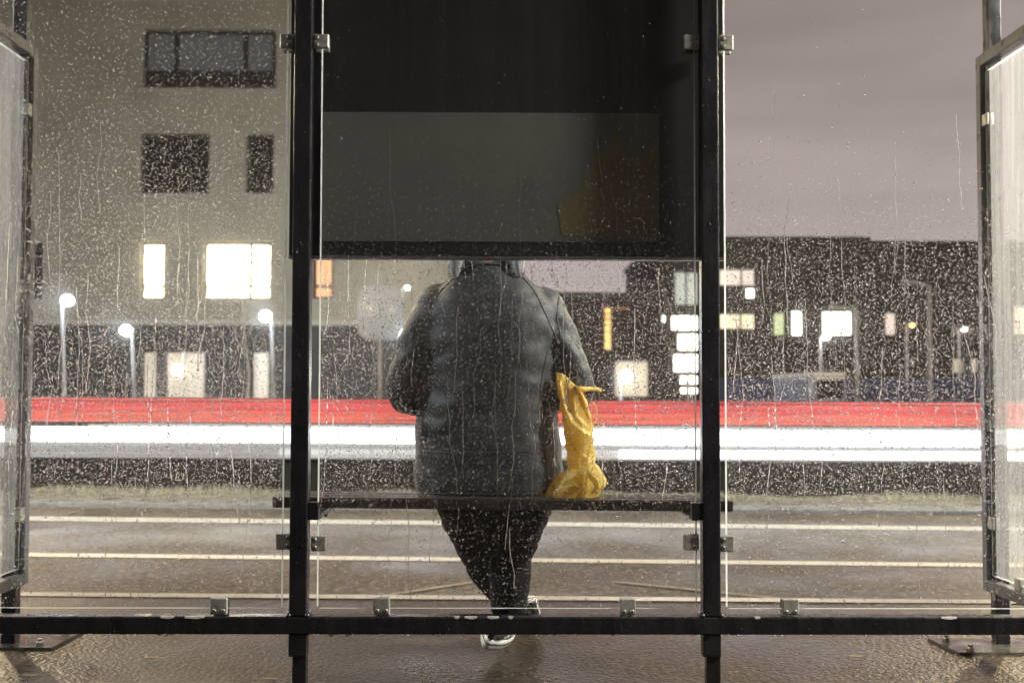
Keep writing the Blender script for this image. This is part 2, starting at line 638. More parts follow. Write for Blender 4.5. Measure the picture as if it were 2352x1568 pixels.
M_pave = asphalt("wet_pavement", (0.012, 0.009, 0.006), (0.066, 0.048, 0.031), 0.34, 0.5, 120, .34, 55)
M_road = asphalt("wet_road", (0.036, 0.028, 0.019), (0.120, 0.096, 0.066), 0.44, 0.5, 42, .16, 28)
M_kerb = mat("kerb_stone", (0.36, 0.325, 0.28), 0.35, var=0.25, vscale=20, bump=0.3, bscale=90)
M_farpath = mat("wet_concrete", (0.23, 0.235, 0.235), 0.3, var=0.2, vscale=4, rvar=0.12, bump=0.2, bscale=40)
M_white = mat("road_white", (0.66, 0.64, 0.57), 0.45, var=0.22, vscale=18, bump=0.3, bscale=90)
M_yellow = mat("road_yellow", (0.20, 0.165, 0.11), 0.45, var=0.5, vscale=25, bump=0.3, bscale=90)
M_soil = mat("dark_soil", (0.06, 0.065, 0.035), 0.8, var=0.5, vscale=3)
M_terrain = mat("dark_terrain", (0.022, 0.024, 0.018), 0.85, var=0.4, vscale=0.5)

# ------------------------------------------------------------------ ground, road, pavement
tag(MB().add([(-700, -200, -0.6), (700, -200, -0.6), (700, 900, -0.6), (-700, 900, -0.6)], [(0, 1, 2, 3)]).build("terrain", M_terrain), kind="structure")


def rline(v_l, v_r, z0=ROAD_Z, tilt=ROAD_T, u_l=72, u_r=2252, x0=-30, x1=30):
    """The straight ground line that passes the picture places (u_l, v_l) and (u_r, v_r), carried on to x0 and x1."""
    a, b = G(u_l, v_l, z0, tilt), G(u_r, v_r, z0, tilt)
    d = (b - a) / (b.x - a.x)
    return a + d * (x0 - a.x), a + d * (x1 - a.x)


k0, k1 = rline(1370, 1387, 0, 0)               # near edge of the kerb stones
r0, r1 = rline(1361, 1378.5, 0, 0)             # road-side edge of the kerb stones
f0, f1 = rline(1163, 1183)                     # far edge of the carriageway
g0, g1 = rline(1140, 1160)                     # edge of the verge
e = Vector((0, 0, 1))
pave = MB().add([(-30, -8, 0), (30, -8, 0), k1, k0, (-30, -8, -0.55), (30, -8, -0.55)], [(0, 1, 2, 3), (4, 5, 1, 0)])
tag(pave.build("pavement", M_pave), kind="structure")
dn = Vector((0, 0, 0.5))
tag(MB().add([k0 + e * 0.004, k1 + e * 0.004, r1 + e * 0.004, r0 + e * 0.004, r0 - e * 0.4, r1 - e * 0.4, k0 - dn, k1 - dn],
             [(0, 1, 2, 3), (3, 2, 5, 4)]).build("kerb", M_kerb), kind="structure")


def onroad(p, dz=0.0):
    return Vector((p.x, p.y, ROAD_Z + ROAD_T * p.x + dz))


road = MB().add([onroad(r0 - Vector((0, .3, 0))), onroad(r1 - Vector((0, .3, 0))), f1, f0], [(0, 1, 2, 3)])
tag(road.build("road", M_road), kind="structure")
tag(MB().add([f0 + e * .03, f1 + e * .03, g1 + e * .03, g0 + e * .03, f0 - e * .1, f1 - e * .1], [(0, 1, 2, 3), (4, 5, 1, 0)]).build("far_path", M_farpath),
    kind="structure")
gb = [g0, g1, g1 + Vector((0, 22, 0)), g0 + Vector((0, 22, 0))]
tag(MB().add([p + e * 0.02 for p in gb], [(0, 1, 2, 3)]).build("verge", M_soil), kind="structure")


def marking(name, quads, m, label, group=None):
    b = MB()
    for q in quads:
        b.add([onroad(p, 0.004) for p in q], [(0, 1, 2, 3)])
    return tag(b.build(name, m), label, "road marking", group, "structure")


def lane(vl0, vl1, vr0, vr1, x0=-25, x1=25, **k):
    a, b = rline(vl0, vr0, x0=x0, x1=x1, **k)
    c, d = rline(vl1, vr1, x0=x0, x1=x1, **k)
    return (c, d, b, a)


marking("road_line", [lane(1187, 1190.5, 1211, 1214.5), lane(1192, 1195.6, 1215.5, 1219)], M_white, "farther white double line along the wet road")
marking("road_line", [lane(1270.5, 1279, 1294, 1302.5)], M_white, "nearer thick white line along the wet road")
ya = [G(u, v, ROAD_Z, ROAD_T) for u, v in ((866, 1374), (866, 1369), (1085, 1335), (1085, 1339.5))]
yb = [G(u, v, ROAD_Z, ROAD_T) for u, v in ((1407, 1334), (1407, 1338.5), (1790, 1377), (1790, 1372))]
marking("bay_line", [ya], M_yellow, "yellow bay line slanting up to the left of the crossed legs", "yellow bus bay lines")
marking("bay_line", [yb], M_yellow, "yellow bay line slanting down to the right of the crossed legs", "yellow bus bay lines")

# grass on the verge
gn = 9000
gx = rng.uniform(-7, 7, gn)
slope_g = (g1.y - g0.y) / (g1.x - g0.x)
gy = g0.y + (gx - g0.x) * slope_g + np.abs(rng.normal(0.0, 0.16, gn)) + 0.01
gz = ROAD_Z + ROAD_T * gx + 0.02
gh = rng.uniform(0.03, 0.10, gn) * (0.7 + 0.5 * np.sin(gx * 3.1) * np.sin(gx * 1.3 + 1))
ga = rng.uniform(0, np.pi, gn)
gw = rng.uniform(0.004, 0.009, gn)
lx, ly = rng.normal(0, 0.03, gn), rng.normal(0, 0.03, gn)
gv = np.stack([np.stack([gx - np.cos(ga) * gw, gy - np.sin(ga) * gw, gz], 1), np.stack([gx + np.cos(ga) * gw, gy + np.sin(ga) * gw, gz], 1),
               np.stack([gx + lx, gy + ly, gz + gh], 1)], 1).reshape(-1, 3)
M_grass = mat("verge_grass", (0.52, 0.53, 0.43), 0.4, var=0.4, vscale=8)
go = fast_mesh("grass", gv, np.arange(gn * 3), np.arange(gn) * 3, np.full(gn, 3), np.zeros(gn, bool), M_grass, None)
tag(go, "strip of bright wet grass along the far edge of the road", "grass", kind="stuff")

# a few fallen leaves on the pavement
M_leafs = [mat("pale_dead_leaf", (.26, .20, .10), .45, var=.3, vscale=60), mat("dark_dead_leaf", (.035, .02, .012), .4, var=.3, vscale=60)]


def fallen_leaf(u, v, size, ang, mi, label):
    c = G(u, v, .004)
    b = MB()
    top = []
    for k in range(14):
        w = 2 * math.pi * k / 14
        r = size * (1 + .12 * math.sin(3 * w + ang))
        x, y = r * math.cos(w), r * .48 * math.sin(w) * (1 - .45 * math.cos(w))
        z = .002 + .35 * abs(y) + .12 * abs(x)
        top.append(c + Vector((x * math.cos(ang) - y * math.sin(ang), x * math.sin(ang) + y * math.cos(ang), z)))
    cc = c + Vector((0, 0, .002))
    b.add(top + [cc], [(k, (k + 1) % 14, 14) for k in range(14)], True)
    b.tube([c + Vector((-math.cos(ang) * size, -math.sin(ang) * size, .004)), c + Vector((-math.cos(ang) * size * 1.5, -math.sin(ang) * size * 1.5, .006))], .0012, 5)
    tag(b.build("fallen_leaf", M_leafs[mi]), label, "leaf", "fallen leaves on the wet pavement")


fallen_leaf(67, 1554, .022, .3, 0, "pale fallen leaf below the left base plate near the corner")
fallen_leaf(357, 1514, .022, .1, 0, "pale fallen leaf on the wet pavement between left base plate and post foot")
fallen_leaf(209, 1529, .020, 2.9, 1, "dark fallen leaf just right of the left base plate")
fallen_leaf(619, 1562, .024, .2, 0, "pale fallen leaf left of the foot of the left black post")
fallen_leaf(1970, 1510, .020, -.2, 0, "pale fallen leaf left of the right base plate")

# ------------------------------------------------------------------ bus shelter
YS = 3.03                                       # depth of the rear plane
shelter = empty("bus_shelter", (0, YS, 0), "black framed bus shelter with rain covered glass panes and grey clips", "bus shelter")


def xat(u, v, Y):
    return W(u, v, Y).x


def zat(u, v, Y):
    return W(u, v, Y).z


Z_TOP = 2.30
xl, xr = xat(693, 784, YS), xat(1629.5, 784, YS)
PW = 0.0225
rail_top, rail_bot = zat(1176, 1412, YS), zat(1176, 1453, YS)
for x in (xl, xr):
    MB().box((x - PW, YS - PW, rail_top), (x + PW, YS + PW, Z_TOP), 0.004).build("rear_post", M_black, shelter)
    MB().box((x - PW, YS - PW + 0.002, rail_bot - 0.055), (x + PW, YS + PW - 0.002, rail_bot), 0.002) \
        .box((x - PW + 0.009, YS - PW + 0.006, -0.02), (x + PW - 0.001, YS + PW - 0.006, rail_bot - 0.054), 0.002).build("post_foot", M_black, shelter)
    for s in (-1, 1):
        MB().tube([(x + s * (PW + 0.001), YS - PW, rail_top + 0.002), (x + s * (PW + 0.001), YS + PW, rail_top + 0.002)], 0.006, 6).build("weld", M_black, shelter)
rail = MB().box((-1.58, YS - PW, rail_bot), (1.58, YS + PW, rail_top), 0.004).build("bottom_rail", M_black, shelter)
MB().box((-1.58, YS - PW, Z_TOP - 0.05), (xl - PW - .001, YS + PW, Z_TOP - .001), 0.004).box((xr + PW + .001, YS - PW, Z_TOP - 0.05), (1.58, YS + PW, Z_TOP - .001), 0.004) \
    .box((xl + PW + .001, YS - PW, Z_TOP - 0.05), (xr - PW - .001, YS + PW, Z_TOP - .001), 0.004).build("top_rail", M_black, shelter)
MB().box((-1.75, YS - 0.14, Z_TOP), (1.75, 4.15, Z_TOP + 0.06), 0.01).build("roof", M_roof, shelter)

# worn flecks along the top edge of the rail, where the paint is chipped
M_chip = mat("chipped_paint", (0.30, 0.28, 0.25), 0.5, var=0.3, vscale=60)
for (u0, u1) in ((430, 475), (1045, 1056), (1068, 1096), (1120, 1146), (1168, 1178), (2155, 2190), (375, 405), (1730, 1742)):
    a, b = xat(u0, 1412, YS), xat(u1, 1412, YS)
    n = 8
    top, bot = [], []
    for i in range(n + 1):
        x = a + (b - a) * i / n
        q = math.sin(math.pi * i / n)
        top.append((x, YS - PW + 0.006, rail_top + 0.0006))
        bot.append((x, YS - PW + 0.0005 - 0.0012, rail_top - 0.003 - 0.004 * q * (0.5 + 0.5 * noise.noise(Vector((x * 60, 1, 2))))))
    mid = [(p[0], YS - PW + 0.0005, rail_top + 0.0001) for p in top]
    quad_strip("c", top, mid, M_chip).add(mid + bot, [(i, i + 1, n + 2 + i, n + 1 + i) for i in range(n)]).build("paint_chip", M_chip, shelter)

# glass panes with their polished edges
Y_GL = YS + 0.004
panes = []


def pane(x0, x1, z0, z1, edges="LRB"):
    p = MB().add([(x0, Y_GL, z0), (x1, Y_GL, z0), (x1, Y_GL, z1), (x0, Y_GL, z1)], [(0, 1, 2, 3)]).build("glass_pane", M_sheet_mid if "L" in edges and "R" in edges else M_sheet, shelter)
    eb = MB()
    w, t = 0.0030, 0.004
    if "L" in edges:
        eb.box((x0 - w, Y_GL - t, z0 + .004), (x0, Y_GL + t, z1))
    if "R" in edges:
        eb.box((x1, Y_GL - t, z0 + .004), (x1 + w, Y_GL + t, z1))
    if "B" in edges:
        eb.box((x0 + .004, Y_GL - t, z0 - 0.0008), (x1 - .004, Y_GL + t, z0))
    eb.build("glass_edge", M_edge, p)
    return p


zb = zat(1176, 1396, YS)
P_defs = [(-1.44, xat(652, 784, YS), zb, Z_TOP - .06, "RB"), (xat(735.5, 784, YS), xat(1596, 784, YS), zb, Z_TOP - .06, "LRB"),
          (xat(1668, 784, YS), 1.44, zb, Z_TOP - .06, "LB")]
for d in P_defs:
    panes.append(pane(*d))


def scatter(x0, x1, z0, z1, per_m2, dens, sizes):
    n = int(per_m2 * (x1 - x0) * (z1 - z0))
    x, z = rng.uniform(x0, x1, n), rng.uniform(z0, z1, n)
    # beads gather beside the paths that running water has wiped
    lane_ = 0.5 + 0.5 * np.sin(x * 310 + 3 * np.sin(x * 47)) * np.sin(x * 123 + 1.3)
    keep = rng.uniform(0, 1, n) < dens(z) * (0.55 + 0.45 * lane_)
    x, z = x[keep], z[keep]
    n = len(x)
    r = np.clip(rng.lognormal(math.log(sizes), 0.45, n), 0.0004, 0.0028)
    r *= np.where(z < 0.52, 1.15, 1.0)
    return np.stack([x, np.full(n, Y_GL - 0.0006), z], 1), r


def dens(z):
    return np.interp(z, [0.15, 0.30, 0.50, 0.56, 0.9, 1.15, 1.35, 1.55, 1.9], [0.16, 0.20, 0.30, 0.95, 1.0, 0.95, 0.75, 0.42, 0.30])


for i, (x0, x1, z0, z1, _) in enumerate(P_defs):
    vx0, vx1 = max(x0 + .003, -1.36), min(x1 - .003, 1.36)
    dd = (lambda z: dens(z) * np.interp(z, [1.05, 1.2, 1.32, 1.5], [1, .7, .22, .05])) if i == 2 else ((lambda z: dens(z) * np.interp(z, [1.1, 1.25, 1.5], [.85, .35, .12])) if i == 1 else dens)
    pos, r = scatter(vx0, vx1, z0 + .004, 1.86, 110000, dd, 0.00078)
    h = r * rng.uniform(0.55, 0.9, len(r))
    drop_field("raindrops", pos, r, h, rng.uniform(0.9, 1.45, len(r)), (0, -1, 0), (0, 0, -1), M_water, panes[i])
    # runs of water: thin wandering ridges
    sb = MB()
    ns = 38 if i != 1 else 46
    for k in range(ns):
        x = rng.uniform(vx0 + .01, vx1 - .01)
        zt = rng.normal(1.05, 0.2) if rng.uniform() < .8 else rng.uniform(0.35, 0.8)
        ln = rng.uniform(0.08, 0.42)
        rr = rng.uniform(0.0006, 0.0013)
        pts, rad = [], []
        z = zt
        j = 0
        drift = 0.0
        while z > zt - ln and z > z0 + .02:
            if rng.uniform() < 0.18:
                drift = rng.normal(0, 0.11)
            x += drift * 0.006 + rng.normal(0, 0.0003)
            pts.append((min(max(x, vx0), vx1), Y_GL - 0.0004, z))
            rad.append(rr * rng.uniform(0.65, 1.35))
            z -= 0.006
            j += 1
        if len(pts) < 4:
            continue
        rad[0] *= .3
        rad[-1] = rr * 1.7
        sb.tube(pts, rad, 6)
    tag(sb.build("water_runs", M_water, panes[i]), kind="stuff")


# clips that hold the panes
def clip_mesh(cx, cz, w, h):
    b = MB()
    b.box((cx - w / 2, YS - 0.016, cz - h / 2), (cx + w / 2, YS - 0.004, cz + h / 2), 0.0035, 3)
    b.box((cx - w / 2 + .002, YS + 0.012, cz - h / 2 - .003), (cx + w / 2 - .002, YS + 0.022, cz + h / 2 - .003), 0.003)
    return b


def clip(u0, v0, u1, v1, screws):
    a, b_ = W(u0, v0, YS - .016), W(u1, v1, YS - .016)
    c = clip_mesh((a.x + b_.x) / 2, (a.z + b_.z) / 2, b_.x - a.x, a.z - b_.z).build("pane_clip", M_steel, shelter)
    for (su, sv) in screws:
        p = W(su, sv, YS - .016)
        p.y = YS - 0.0162
        s = MB().disc(p, (0, -1, 0), 0.0052, 0.0022, 14, 0.0009).build("screw", M_screw, c)
        MB().tube([p + Vector((0, -.0003, 0)), p + Vector((0, -.0009, 0))], [0.0066, 0.0064], 16).disc(p + Vector((0, -.0021, 0)), (0, -1, 0), 0.0022, 0.0004, 6).build("screw_socket", M_recess, c)


for (u0, u1, v0, v1, side) in ((643, 673, 77, 112, 'R'), (719, 755, 78, 111, 'L'), (1571, 1607, 79, 114, 'R'), (1652, 1685, 80, 116, 'L'),
                               (633, 670, 1225, 1262, 'R'), (714, 749, 1230, 1266, 'L'), (1572, 1606, 1226, 1264, 'R'), (1653, 1687, 1230, 1267, 'L')):
    su = u1 - 9 if side == 'R' else u0 + 8.5
    hh = (v1 - v0)
    clip(u0, v0, u1, v1, [(su, v0 + hh * .25), (su, v0 + hh * .75)])
for (u0, u1, v0) in ((482, 521.5, 1372), (857, 895, 1372), (1424, 1460.5, 1374), (1797, 1836, 1375)):
    clip(u0, v0, u1, 1411.5, [(u0 + (u1 - u0) * .24, v0 + 30), (u0 + (u1 - u0) * .76, v0 + 30)])

# water beads on the black metal, and drips under the rail
n = 700
for (a, b_, cnt, zz0, zz1, par) in ((-1.3, 1.3, 420, rail_bot + .004, rail_top - .004, rail),):
    pos = np.stack([rng.uniform(a, b_, cnt), np.full(cnt, YS - PW - 0.0001), rng.uniform(zz0, zz1, cnt)], 1)
    r = np.clip(rng.lognormal(math.log(.0008), .4, cnt), .0004, .002)
    drop_field("raindrops", pos, r, r * .7, rng.uniform(.9, 1.6, cnt), (0, -1, 0), (0, 0, -1), M_water, rail)
for x, ob in ((xl, 0), (xr, 1)):
    post = [o for o in shelter.children if o.name.startswith("rear_post")][ob]
    cnt = 330
    pos = np.stack([rng.uniform(x - PW + .004, x + PW - .004, cnt), np.full(cnt, YS - PW - 0.0001), rng.uniform(.28, 1.9, cnt)], 1)
    r = np.clip(rng.lognormal(math.log(.0008), .4, cnt), .0004, .002)
    drop_field("raindrops", pos, r, r * .7, rng.uniform(.9, 1.8, cnt), (0, -1, 0), (0, 0, -1), M_water, post)
db = MB()
for k in range(70):
    x = rng.uniform(-1.35, 1.35)
    db.ball((x, YS - PW * rng.uniform(0.2, 0.95), rail_bot - .0006), (rng.uniform(.003, .007), .004, rng.uniform(.002, .0045)), 8, 6)
tag(db.build("hanging_drops", M_water, rail), kind="stuff")

# front posts with base plates, and the framed end panels
YF = 3.88
for sgn, pu, fu, plate_a, plate_b, bolts, vt, vb in (
        (-1, 23, 61.5, (118, 1493), (193, 1453), ((91, 1480), (151, 1455)), 118, 1340),
        (1, 2299, 2264, (2203, 1504), (2131, 1471), ((2229, 1494), (2173, 1471)), 130, 1352)):
    x = xat(pu, 1475, YF)
    fp = MB().box((x - .0225, YF - .0225, 0.0), (x + .0225, YF + .0225, Z_TOP), 0.003).build("front_post", M_greyframe if 0 else M_black, shelter)
    A, B = G(*plate_a), G(*plate_b)
    ox = -1.98 if sgn < 0 else 1.98
    pts = [(A.x, A.y, 0), (ox, A.y, 0), (ox, B.y, 0), (B.x, B.y, 0)]
    pb = MB().add(pts + [(p[0], p[1], .009) for p in pts], [(4, 5, 6, 7), (0, 1, 5, 4), (3, 0, 4, 7), (2, 3, 7, 6), (1, 2, 6, 5)])
    bm = bmesh.new()
    me_ = pb.mesh("base_plate")
    bm.from_mesh(me_)
    bmesh.ops.recalc_face_normals(bm, faces=list(bm.faces))
    bm.to_mesh(me_)
    bm.free()
    plate = obj("base_plate", me_, M_plate, shelter)
    for bu, bv in bolts:
        p = G(bu, bv, .009)
        MB().disc(p, (0, 0, 1), 0.013, 0.012, 6, .002).disc(p + Vector((0, 0, .012)), (0, 0, 1), 0.008, 0.008, 10, .001).build("bolt", M_steel, plate)
    # end panel: four bars in the plane x = xf
    yf0, yf1 = 3.10, 3.93
    xf = xat(fu, 700, yf1 - .017)
    zt, zb_ = zat(1176, vt, yf1), zat(1176, vb, yf1)
    h = .0165
    MB().box((xf - h, yf1 - .036, zb_), (xf + h, yf1, zt), .0025).box((xf - h, yf0, zb_), (xf + h, yf0 + .036, zt), .0025) \
        .box((xf - h, yf0 + .0365, zt - .036), (xf + h, yf1 - .0365, zt), .0025).box((xf - h, yf0 + .0365, zb_), (xf + h, yf1 - .0365, zb_ + .036), .0025) \
        .build("end_frame", M_greyframe, shelter)
    gy0, gy1, gz0, gz1 = yf0 + .05, yf1 - .052, zb_ + .055, zt - .06
    ep = MB().add([(xf, gy0, gz0), (xf, gy1, gz0), (xf, gy1, gz1), (xf, gy0, gz1)], [(0, 1, 2, 3)]).build("end_glass", M_sheet_side, shelter)
    MB().box((xf - .004, gy1, gz0), (xf + .004, gy1 + .003, gz1)).box((xf - .004, gy0, gz1), (xf + .004, gy1, gz1 + .003)) \
        .box((xf - .004, gy0, gz0 - .003), (xf + .004, gy1, gz0)).build("glass_edge", M_edge, ep)
    cnt = 5200
    pos = np.stack([np.full(cnt, xf - sgn * .0006), rng.uniform(3.3, gy1 - .004, cnt), rng.uniform(gz0, gz1, cnt)], 1)
    keep = rng.uniform(0, 1, cnt) < dens(pos[:, 2])
    pos = pos[keep]
    r = np.clip(rng.lognormal(math.log(.0010), .4, len(pos)), .0005, .003)
    drop_field("raindrops", pos, r, r * .6, rng.uniform(.9, 1.4, len(pos)), (-sgn, 0, 0), (0, 0, -1), M_water, ep)
    for cv in ((265, 1178) if sgn < 0 else (280, 1195)):
        zc = zat(1176, cv, yf1)
        MB().box((xf - sgn * .013, yf1 - .075, zc - .02), (xf - sgn * .003, yf1 - .036, zc + .02), .003) \
            .box((xf + sgn * .003, yf1 - .075, zc - .02), (xf + sgn * .013, yf1 - .036, zc + .02), .003).build("pane_clip", M_steel, shelter)
    for yc in (3.68,):
        MB().box((xf - .012, yc - .02, zb_ + .036), (xf + .012, yc + .02, zb_ + .075), .003).build("pane_clip", M_steel, shelter)

# ------------------------------------------------------------------ display panel hung in the middle bay
YB = 3.075
panel = empty("display_panel", (0, YB, 1.2), "large black display panel filling the top of the middle bay behind the glass", "display panel")
bx0, bx1, bz0 = xat(661, 784, YB), xat(1667, 784, YB), zat(1176, 589, YB)
MB().box((bx0, YB, bz0), (bx1, YB + .03, Z_TOP - .05), .002).build("board", M_board, panel)
MB().box((bx0, YB - .004, bz0 - .008), (bx1, YB + .03, bz0 - .0005), .001).build("bottom_lip", M_lip, panel)
M_reflection = mat("grey_pane_reflection", (0.13, 0.137, 0.118), 0.6, var=0.15, vscale=3, color2=None)
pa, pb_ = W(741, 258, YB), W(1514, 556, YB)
MB().box((pa.x, YB - .0025, pb_.z), (pb_.x, YB - .0005, pa.z)).build("reflection_sheet", M_reflection, panel)  # pale reflection in the pane, put in as a grey sheet
M_ochre_reflection = mat("ochre_pane_reflection", (0.19, 0.155, 0.07), 0.6, var=0.2, vscale=6)
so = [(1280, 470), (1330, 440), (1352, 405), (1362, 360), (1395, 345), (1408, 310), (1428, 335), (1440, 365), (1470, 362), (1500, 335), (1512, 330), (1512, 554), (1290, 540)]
MB().add([Vector((W(u, v, YB).x, YB - .0032, W(u, v, YB).z)) for u, v in so], [tuple(range(len(so)))]).build("reflection_tint", M_ochre_reflection, panel)  # yellow part of the pane reflection, put in as colour

# ------------------------------------------------------------------ bench
bench = empty("bench", (0, 3.25, 0.52), "narrow dark slatted bench running across behind the two black posts", "bench")
BY = 3.165
zbt = zat(1176, 1145, BY)
bxa, bxb = xat(625, 1150, BY), xat(1685, 1150, BY)
tb = -0.0075                                     # the bench hangs a little lower at its right end


def btilt(x):
    return tb * (x - (bxa + bxb) / 2)


def slat(y0, y1, t):
    b = MB()
    b.box((bxa, y0, zbt - t), (bxb, y1, zbt), .004)
    b.v = [(p[0], p[1], p[2] + btilt(p[0])) for p in b.v]
    return b


slat(BY, BY + .056, .029).build("slat", M_bench, bench)
slat(BY + .062, BY + .118, .028).build("slat", M_bench, bench)
slat(BY + .124, BY + .18, .028).build("slat", M_bench, bench)
for x in (xl + .036, xr - .036):
    MB().box((x - .013, YS + .012, zbt - .040), (x + .013, BY + .17, zbt - .0305 + btilt(x) * 0.9), .002).box((x - .013, YS - .02, zbt - .040), (x + .013, YS + .0115, zbt + .004), .002) \
        .disc((x + .006, BY + .02, zbt - .049), (0, 0, 1), .005, .01, 8).build("bracket", M_black, bench)
for x in (xl - .02, xl + .045, xr - .04, xr + .02):
    MB().ball((x, BY + .03, zbt + btilt(x)), (.011, .007, .0035), 10, 6).build("bolt_cap", M_black, bench)

# ------------------------------------------------------------------ person on the bench
person_Y = 3.31  # upper body pulled toward the camera along the sight lines, radii shrunk to match
M_skin = mat("skin", (0.45, 0.28, 0.20), 0.5)
M_jacket = mat("charcoal_jacket", (0.027, 0.033, 0.040), 0.5, spec=.4, var=0.08, vscale=14, bump=0.3, bscale=420, sheen=0.12, bdist=.002)
M_seam = mat("jacket_seam", (0.016, 0.017, 0.019), 0.6)
M_trouser = mat("black_trousers", (0.009, 0.009, 0.0096), 0.8, spec=.25, var=0.3, vscale=12, bump=0.2, bscale=500, bdist=.002)
M_hair = mat("grey_hair", (0.40, 0.41, 0.42), 0.5, var=0.4, vscale=60, stretch=(6, 6, .6))
M_rubber = mat("white_rubber", (0.62, 0.62, 0.58), 0.3, var=0.2, vscale=30, bump=.1)
M_canvas = mat("black_canvas", (0.012, 0.012, 0.012), 0.7, bump=.2, bscale=300)


def checker_mat():
    m = bpy.data.materials.new("checkered_canvas")
    m.use_nodes = True
    nt = m.node_tree
    tc = nt.nodes.new("ShaderNodeTexCoord")
    ck = nt.nodes.new("ShaderNodeTexChecker")
    ck.inputs["Scale"].default_value = 62
    ck.inputs["Color1"].default_value = (0.012, 0.012, 0.012, 1)
    ck.inputs["Color2"].default_value = (0.7, 0.69, 0.66, 1)
    nt.links.new(tc.outputs["Object"], ck.inputs["Vector"])
    nt.links.new(ck.outputs[0], nt.nodes["Principled BSDF"].inputs["Base Color"])
    nt.nodes["Principled BSDF"].inputs["Roughness"].default_value = 0.7
    return m


M_check = checker_mat()


def pw(u, v, Y=person_Y):
    return W(u, v, Y)


# the body under the clothes: one continuous surface
bd = MB()
hc = pw(1118, 470, 3.35)
bd.ball(hc, (.078, .098, .115))
bd.ball(hc + Vector((0, .055, -.07)), (.055, .05, .05))
bd.ball(hc + Vector((0, .10, -.02)), (.014, .02, .024), 10, 8)
for s in (-1, 1):
    bd.ball(hc + Vector((s * .08, .005, -.01)), (.012, .022, .034), 10, 8)
    bd.ball(hc + Vector((s * .032, .09, .008)), (.013, .008, .007), 8, 6)
bd.ball(hc + Vector((0, .095, -.062)), (.024, .010, .006), 8, 6)
bd.limb([hc - Vector((0, .01, .06)), pw(1118, 640, 3.34), pw(1120, 720, 3.35)], [.056, .06, .075])
bd.limb([pw(1120, 700, 3.37), pw(1122, 850, 3.38), pw(1124, 1000, 3.39), pw(1126, 1050, 3.40)], [.09, .10, .11, .105])
ARML = [pw(1005, 705, 3.35), pw(962, 775, 3.33), pw(937, 845, 3.32), pw(929, 902, 3.34), pw(975, 915, 3.49), pw(1060, 905, 3.62)]
ARMR = [pw(1248, 712, 3.35), pw(1283, 775, 3.33), pw(1311, 842, 3.32), pw(1329, 898, 3.34), pw(1280, 912, 3.49), pw(1190, 902, 3.62)]
for A_, sg in ((ARML, 1), (ARMR, -1)):
    bd.limb(A_, [.040, .032, .028, .026, .025, .022])
    w_ = A_[-1]
    d_ = (A_[-1] - A_[-2]).normalized()
    pc = w_ + d_ * .045
    bd.limb([w_, pc, pc + d_ * .03], [.024, .030, .028], 12)
    sdv = Vector((0, 0, 1)).cross(d_).normalized()
    upv = d_.cross(sdv)
    for q, ln in enumerate((.066, .074, .07, .055)):
        b0 = pc + d_ * .045 + upv * ((q - 1.5) * .019)
        curl = sdv * (.012 * sg)
        bd.limb([b0, b0 + d_ * ln * .45 + curl * .4, b0 + d_ * ln * .8 + curl * 1.6, b0 + d_ * ln * .92 + curl * 2.6], [.0095, .009, .0085, .0075], 8)
    tb0 = pc - d_ * .02 + upv * .028
    bd.limb([tb0, tb0 + upv * .022 + d_ * .025, tb0 + upv * .026 + d_ * .052], [.012, .0105, .009], 8)
LEGL = [pw(1062, 1112, 3.42), pw(1072, 1200, 3.66), pw(1092, 1272, 3.90), pw(1130, 1335, 3.97), pw(1165, 1365, 4.01)]
LEGR = [pw(1200, 1112, 3.42), pw(1182, 1200, 3.58), pw(1176, 1268, 3.72), pw(1170, 1330, 3.74), pw(1166, 1402, 3.76)]
bd.limb(LEGL, [.055, .045, .034, .03, .024])
bd.limb(LEGR, [.06, .05, .044, .042, .034])
person = bd.fuse("person", M_skin, None, .007, 3)
tag(person, "person in a charcoal jacket sitting on the bench with their back to the glass", "person")

# jacket
rows = [(598, 1056, 1184, .070, 3.355), (622, 1046, 1192, .078, 3.355), (640, 1026, 1218, .090, 3.36), (660, 1000, 1250, .105, 3.365), (690, 978, 1278, .125, 3.37),
        (730, 970, 1292, .142, 3.375), (800, 972, 1286, .152, 3.375), (870, 974, 1281, .158, 3.38), (930, 962, 1283, .166, 3.385), (985, 948, 1286, .172, 3.39),
        (1035, 950, 1293, .175, 3.39), (1085, 946, 1297, .178, 3.39), (1120, 951, 1296, .176, 3.39), (1139, 956, 1290, .17, 3.39)]
jk = MB()
rings = []
for (v, a, b_, dp, yc) in rows:
    pa_, pb2 = pw(a, v), pw(b_, v)
    cx_, hw = (pa_.x + pb2.x) / 2, (pb2.x - pa_.x) / 2
    ring = []
    for k in range(48):
        w = 2 * math.pi * k / 48
        c_, s_ = math.cos(w), math.sin(w)
        ex = .82
        ring.append(Vector((cx_ + hw * math.copysign(abs(c_) ** ex, c_), yc + dp * math.copysign(abs(s_) ** ex, s_), pa_.z)))
    rings.append(ring)
jk.loft(rings)
JL = [pw(1010, 708, 3.36), pw(968, 770, 3.34), pw(940, 840, 3.325), pw(929, 903, 3.34), pw(980, 912, 3.49), pw(1045, 905, 3.59)]
JR = [pw(1243, 712, 3.36), pw(1284, 775, 3.34), pw(1311, 842, 3.325), pw(1330, 897, 3.34), pw(1285, 908, 3.49), pw(1205, 902, 3.59)]
jk.limb(JL, [.071, .056, .048, .051, .047, .040], 20)
jk.limb(JR, [.069, .055, .047, .047, .046, .040], 20)


